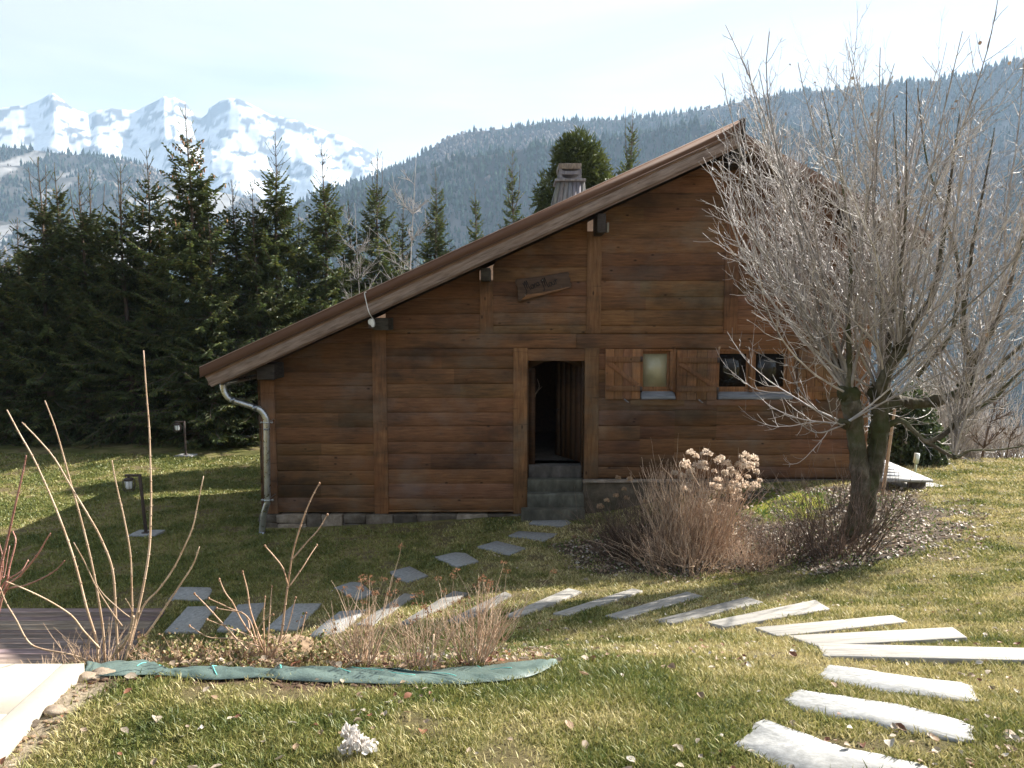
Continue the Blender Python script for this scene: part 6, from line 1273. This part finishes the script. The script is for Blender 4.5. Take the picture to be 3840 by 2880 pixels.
def bushy(name, lab, px, py, Y, seed):
    r = np.random.default_rng(seed); top = wp(px, py, Y); zg = float(h(top[0], Y))-.3; t = thing(name, lab, 'spruce tree', (top[0], Y, zg), 'spruces in the tall row')
    m = MB(); m.tube([(top[0], Y, zg), (top[0]+.05, Y, (zg+top[2])/2), (top[0], Y, top[2]-.3)], [.16, .11, .03], 8); m.build('trunk', M['sprucebark'], t, True)
    C_ = []; D_ = []; T_ = []
    for dx, dz, rx, rz, n in ((0, -1.35, .80, 1.30, 4200), (.42, -1.75, .62, 1.2, 2200), (-.80, -2.35, .66, 1.15, 2600), (.95, -2.3, .7, .9, 1800), (0, -3.6, 1.5, 2.0, 3500), (-.35, -.95, .45, .8, 1300)):
        d = r.normal(0, 1, (n, 3)); d /= np.linalg.norm(d, axis=1, keepdims=True); k = r.random((n, 1))**.45; lump = .82+.4*noise2(d[:, 0]*3+9, d[:, 2]*3+d[:, 1]*2+9, seed, 3)[:, None]
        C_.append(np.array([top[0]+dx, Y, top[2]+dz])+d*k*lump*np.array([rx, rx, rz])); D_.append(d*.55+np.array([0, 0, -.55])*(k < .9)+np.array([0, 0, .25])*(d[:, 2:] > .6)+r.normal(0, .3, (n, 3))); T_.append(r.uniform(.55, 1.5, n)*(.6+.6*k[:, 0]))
    C_ = np.vstack(C_); D_ = np.vstack(D_); D_ /= np.linalg.norm(D_, axis=1, keepdims=True); T_ = np.concatenate(T_); N = len(C_); L_ = r.uniform(.10, .26, (N, 1)); W2 = .020; U = np.cross(D_, r.normal(0, 1, (N, 3))); U /= np.linalg.norm(U, axis=1, keepdims=True)+1e-9; vs_ = []
    for A_ in (U, np.cross(D_, U)): vs_ += [C_-A_*W2*.35, C_+A_*W2*.35, C_+D_*L_*.55+A_*W2, C_+D_*L_*.55-A_*W2, C_+D_*L_+A_*W2*.12, C_+D_*L_-A_*W2*.12]
    v = np.stack(vs_, 1); idx = np.arange(N)[:, None]*12; q = np.vstack([idx+np.array([a]) for a in ([0, 1, 2, 3], [3, 2, 4, 5], [6, 7, 8, 9], [9, 8, 10, 11])])
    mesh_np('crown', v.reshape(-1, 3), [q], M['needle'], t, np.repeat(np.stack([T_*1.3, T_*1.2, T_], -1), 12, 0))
bushy('bushy_spruce', 'dense round topped spruce rising behind the chimney', 2172, 490, 25.0, 301)
# low growth closing the row at the ground
r7 = np.random.default_rng(5)
for i, px in enumerate(np.linspace(40, 960, 9)):
    Y = 24.9+.4*(i % 3); x = float(wp(px, 1600, Y)[0]); spruce('young_spruce', 'low young spruce filling the foot of the row, number of its place told by the trunk in front', px, 985+70*(i % 4), Y, 1.45, 400+i, green=.75, lead=.3, dens=.8, grp='young spruces behind the row', bushy=2.5)
YS = [o for o in S.collection.objects if o.name.startswith('young_spruce')]
for o in YS: o['label'] = 'low young spruce in the dark gap between the trunks of the row'
# evergreen bush and bare thicket past the right corner of the chalet
def bush(name, lab, px, py, Y, w_, hh, n, matn, size, seed, grp=None):
    r = np.random.default_rng(seed); c = wp(px, py, Y); zg = float(h(c[0], Y))-.1; t = thing(name, lab, 'bush', (c[0], Y, zg), grp); P_ = []; 
    d = r.normal(0, 1, (n, 3)); d /= np.linalg.norm(d, axis=1, keepdims=True); d[:, 2] = np.abs(d[:, 2]); k = (r.random((n, 1)))**.4; lump = .75+.5*noise2(d[:, 0]*3+9, d[:, 1]*3+d[:, 2]*3, seed, 3)[:, None]
    pts = np.array([c[0], Y, zg])+d*k*lump*np.array([w_, w_*.8, hh]); v, q = leafmesh(pts, size*(.6+.8*r.random(n)), r, 1.6); g = np.repeat(.5+1.0*r.random((n, 1)), 15, 0)*np.ones((1, 3)); mesh_np('foliage', v, [q], M[matn], t, g)
    b = np.array([c[0], Y, zg]); K = 6; P2 = np.array([b+np.array([0, 0, 0])+(pt-b)*np.linspace(0, .9, K)[:, None] for pt in pts[r.integers(0, n, 40)]]); vv, qq = tubes(P2, np.tile(np.linspace(.02, .005, K), (40, 1)), 4); mesh_np('stems', vv, [qq], M['darktwig'], t, np.ones((len(vv), 3)))
bush('evergreen_bush', 'dark evergreen bush behind the platform at the right corner of the chalet', 3390, 1640, 17.4, 1.0, 1.75, 7000, 'evergreen_leaf', .09, 61)
bush('evergreen_bush', 'taller dark evergreen seen between the tree limbs right of the roof', 3480, 1500, 21.0, 1.4, 3.6, 6500, 'evergreen_leaf', .10, 62)
r8 = np.random.default_rng(63); LAB = ['bare thicket at the edge of the right lawn, nearest the evergreen bush', 'bare thicket at the lawn edge, left of a leaning dark trunk', 'bare thicket with grey stems at the lawn edge behind the low limb', 'bare thicket at the lawn edge, thin and leaning right', 'bare thicket at the far right edge of the lawn', 'tall bare thicket on the slope behind the lower limb']
for i, (px, Y, hg) in enumerate(((3500, 19.5, 2.6), (3570, 20.0, 3.0), (3640, 20.5, 2.8), (3710, 20.0, 2.0), (3800, 19.5, 1.6), (3600, 23.5, 4.6))):
    c = wp(px, 1600, Y); t = thing('bare_thicket', LAB[i], 'bush', (c[0], Y, float(h(c[0], Y))), 'bare thickets at the lawn edge'); P_, Q_, _t = twigset(r8, (c[0], Y), 46, hg, .40, .014, K=9, sub=5, subl=.4, foot=.55); twigmesh('twigs', P_, Q_, M['twig'], t, r8, 4, .5)
def baretree(name, lab, foot, top, r0, seed, mat, nb, bl, cat='tree', upk=.35, tint=1.0, wob=.12):
    r = np.random.default_rng(seed); foot = np.array(foot); top = np.array(top); t = thing(name, lab, cat, foot); K = 12; p = resample([foot, foot+(top-foot)*.5+r.normal(0, wob, 3), top], K); m = MB(); m.tube(p, np.linspace(r0, r0*.12, K), 8); m.build('trunk', mat, t, True); P_ = []; R2 = []
    for i in range(nb):
        f = r.uniform(.22, .98); c = p[0]+(p[-1]-p[0])*f; j = min(K-2, int(f*(K-1))); c = p[j]; az = r.random()*6.28; d = np.array([np.cos(az), np.sin(az), r.uniform(.2, 1.1)]); d /= np.linalg.norm(d); L = bl*(1.15-f*.8)*r.uniform(.5, 1.1); kk = 9; tt = np.linspace(0, 1, kk)[:, None]
        q = c+d*L*tt+np.array([0, 0, 1])*L*upk*tt*tt+np.cumsum(r.normal(0, .03*L, (kk, 3)), 0); P_.append(q); R2.append(r0*.26*(1-.8*tt[:, 0])+.003)
        for s in range(14):
            j2 = r.integers(2, kk-1); d2 = (q[j2]-q[j2-1]); d2 /= np.linalg.norm(d2); d2 = d2+r.normal(0, .55, 3); d2[2] += .15; l2 = L*r.uniform(.2, .5); P_.append(q[j2]+d2*l2*tt+np.cumsum(r.normal(0, .02*l2, (kk, 3)), 0)); R2.append(r0*.11*(1-.6*tt[:, 0])+.003)
    v, q = tubes(np.array(P_), np.array(R2), 4); mesh_np('branches', v, [q], mat, t, np.full((len(v), 3), tint)); return t
def ft(px, py, Y): c = wp(px, py, Y); c[2] = float(h(c[0], Y))-.2; return c
baretree('birch', 'white bare birch behind the spruces, above the lower roof edge', ft(1530, 1600, 25.5), wp(1560, 590, 25.5), .05, 5, M['birch'], 30, 1.6, upk=.25)
baretree('birch', 'faint bare birch just left of the bright green spruce', ft(1335, 1600, 26.0), wp(1330, 760, 26.0), .035, 6, M['birch'], 26, 1.4, upk=.6)
baretree('young_tree', 'leaning dark young tree at the edge of the right lawn', ft(3680, 1720, 18.4), wp(3745, 1480, 18.4), .05, 8, M['darktwig'], 10, .9)
baretree('young_tree', 'slender bare sapling at the right edge beyond the lawn', ft(3790, 1720, 18.2), wp(3800, 1600, 18.2), .03, 9, M['darktwig'], 8, .6)
baretree('young_tree', 'bare sapling with a pale stem right of the dark trunk', ft(3775, 1700, 18.8), wp(3765, 1500, 18.8), .025, 10, M['twig'], 7, .6)
for px, a in ((3305, .04), (3330, .10)):
    m = MB(); f = ft(px-20, 1760, 12.4); e = wp(px+a*300, 1500, 12.2); m.tube(resample([f, (f+e)/2, e], 8), np.linspace(.03, .02, 8), 8); tag(m.build('garden_pole', M['stem'], None, True, loc=f), 'pale thin pole leaning beside the platform, '+('nearer the trunk' if a < .05 else 'farther from the trunk'), 'pole', 'poles beside the platform')
# ---------------------------------------------------------------- haze
hz, n, b = newmat('haze', 1, 0); n.nodes.remove(b)
pv_ = nd(n, 'ShaderNodeVolumePrincipled', {'Color': (0.53, 0.74, 1.0, 1), 'Density': HAZE, 'Anisotropy': 0.15})
n.links.new(pv_.outputs[0], [x for x in n.nodes if x.type == 'OUTPUT_MATERIAL'][0].inputs['Volume'])
m = MB(); m.box(-4600, 4600, -4500, 4700, -190, 1060); o = m.build('haze', hz); o['kind'] = 'stuff'
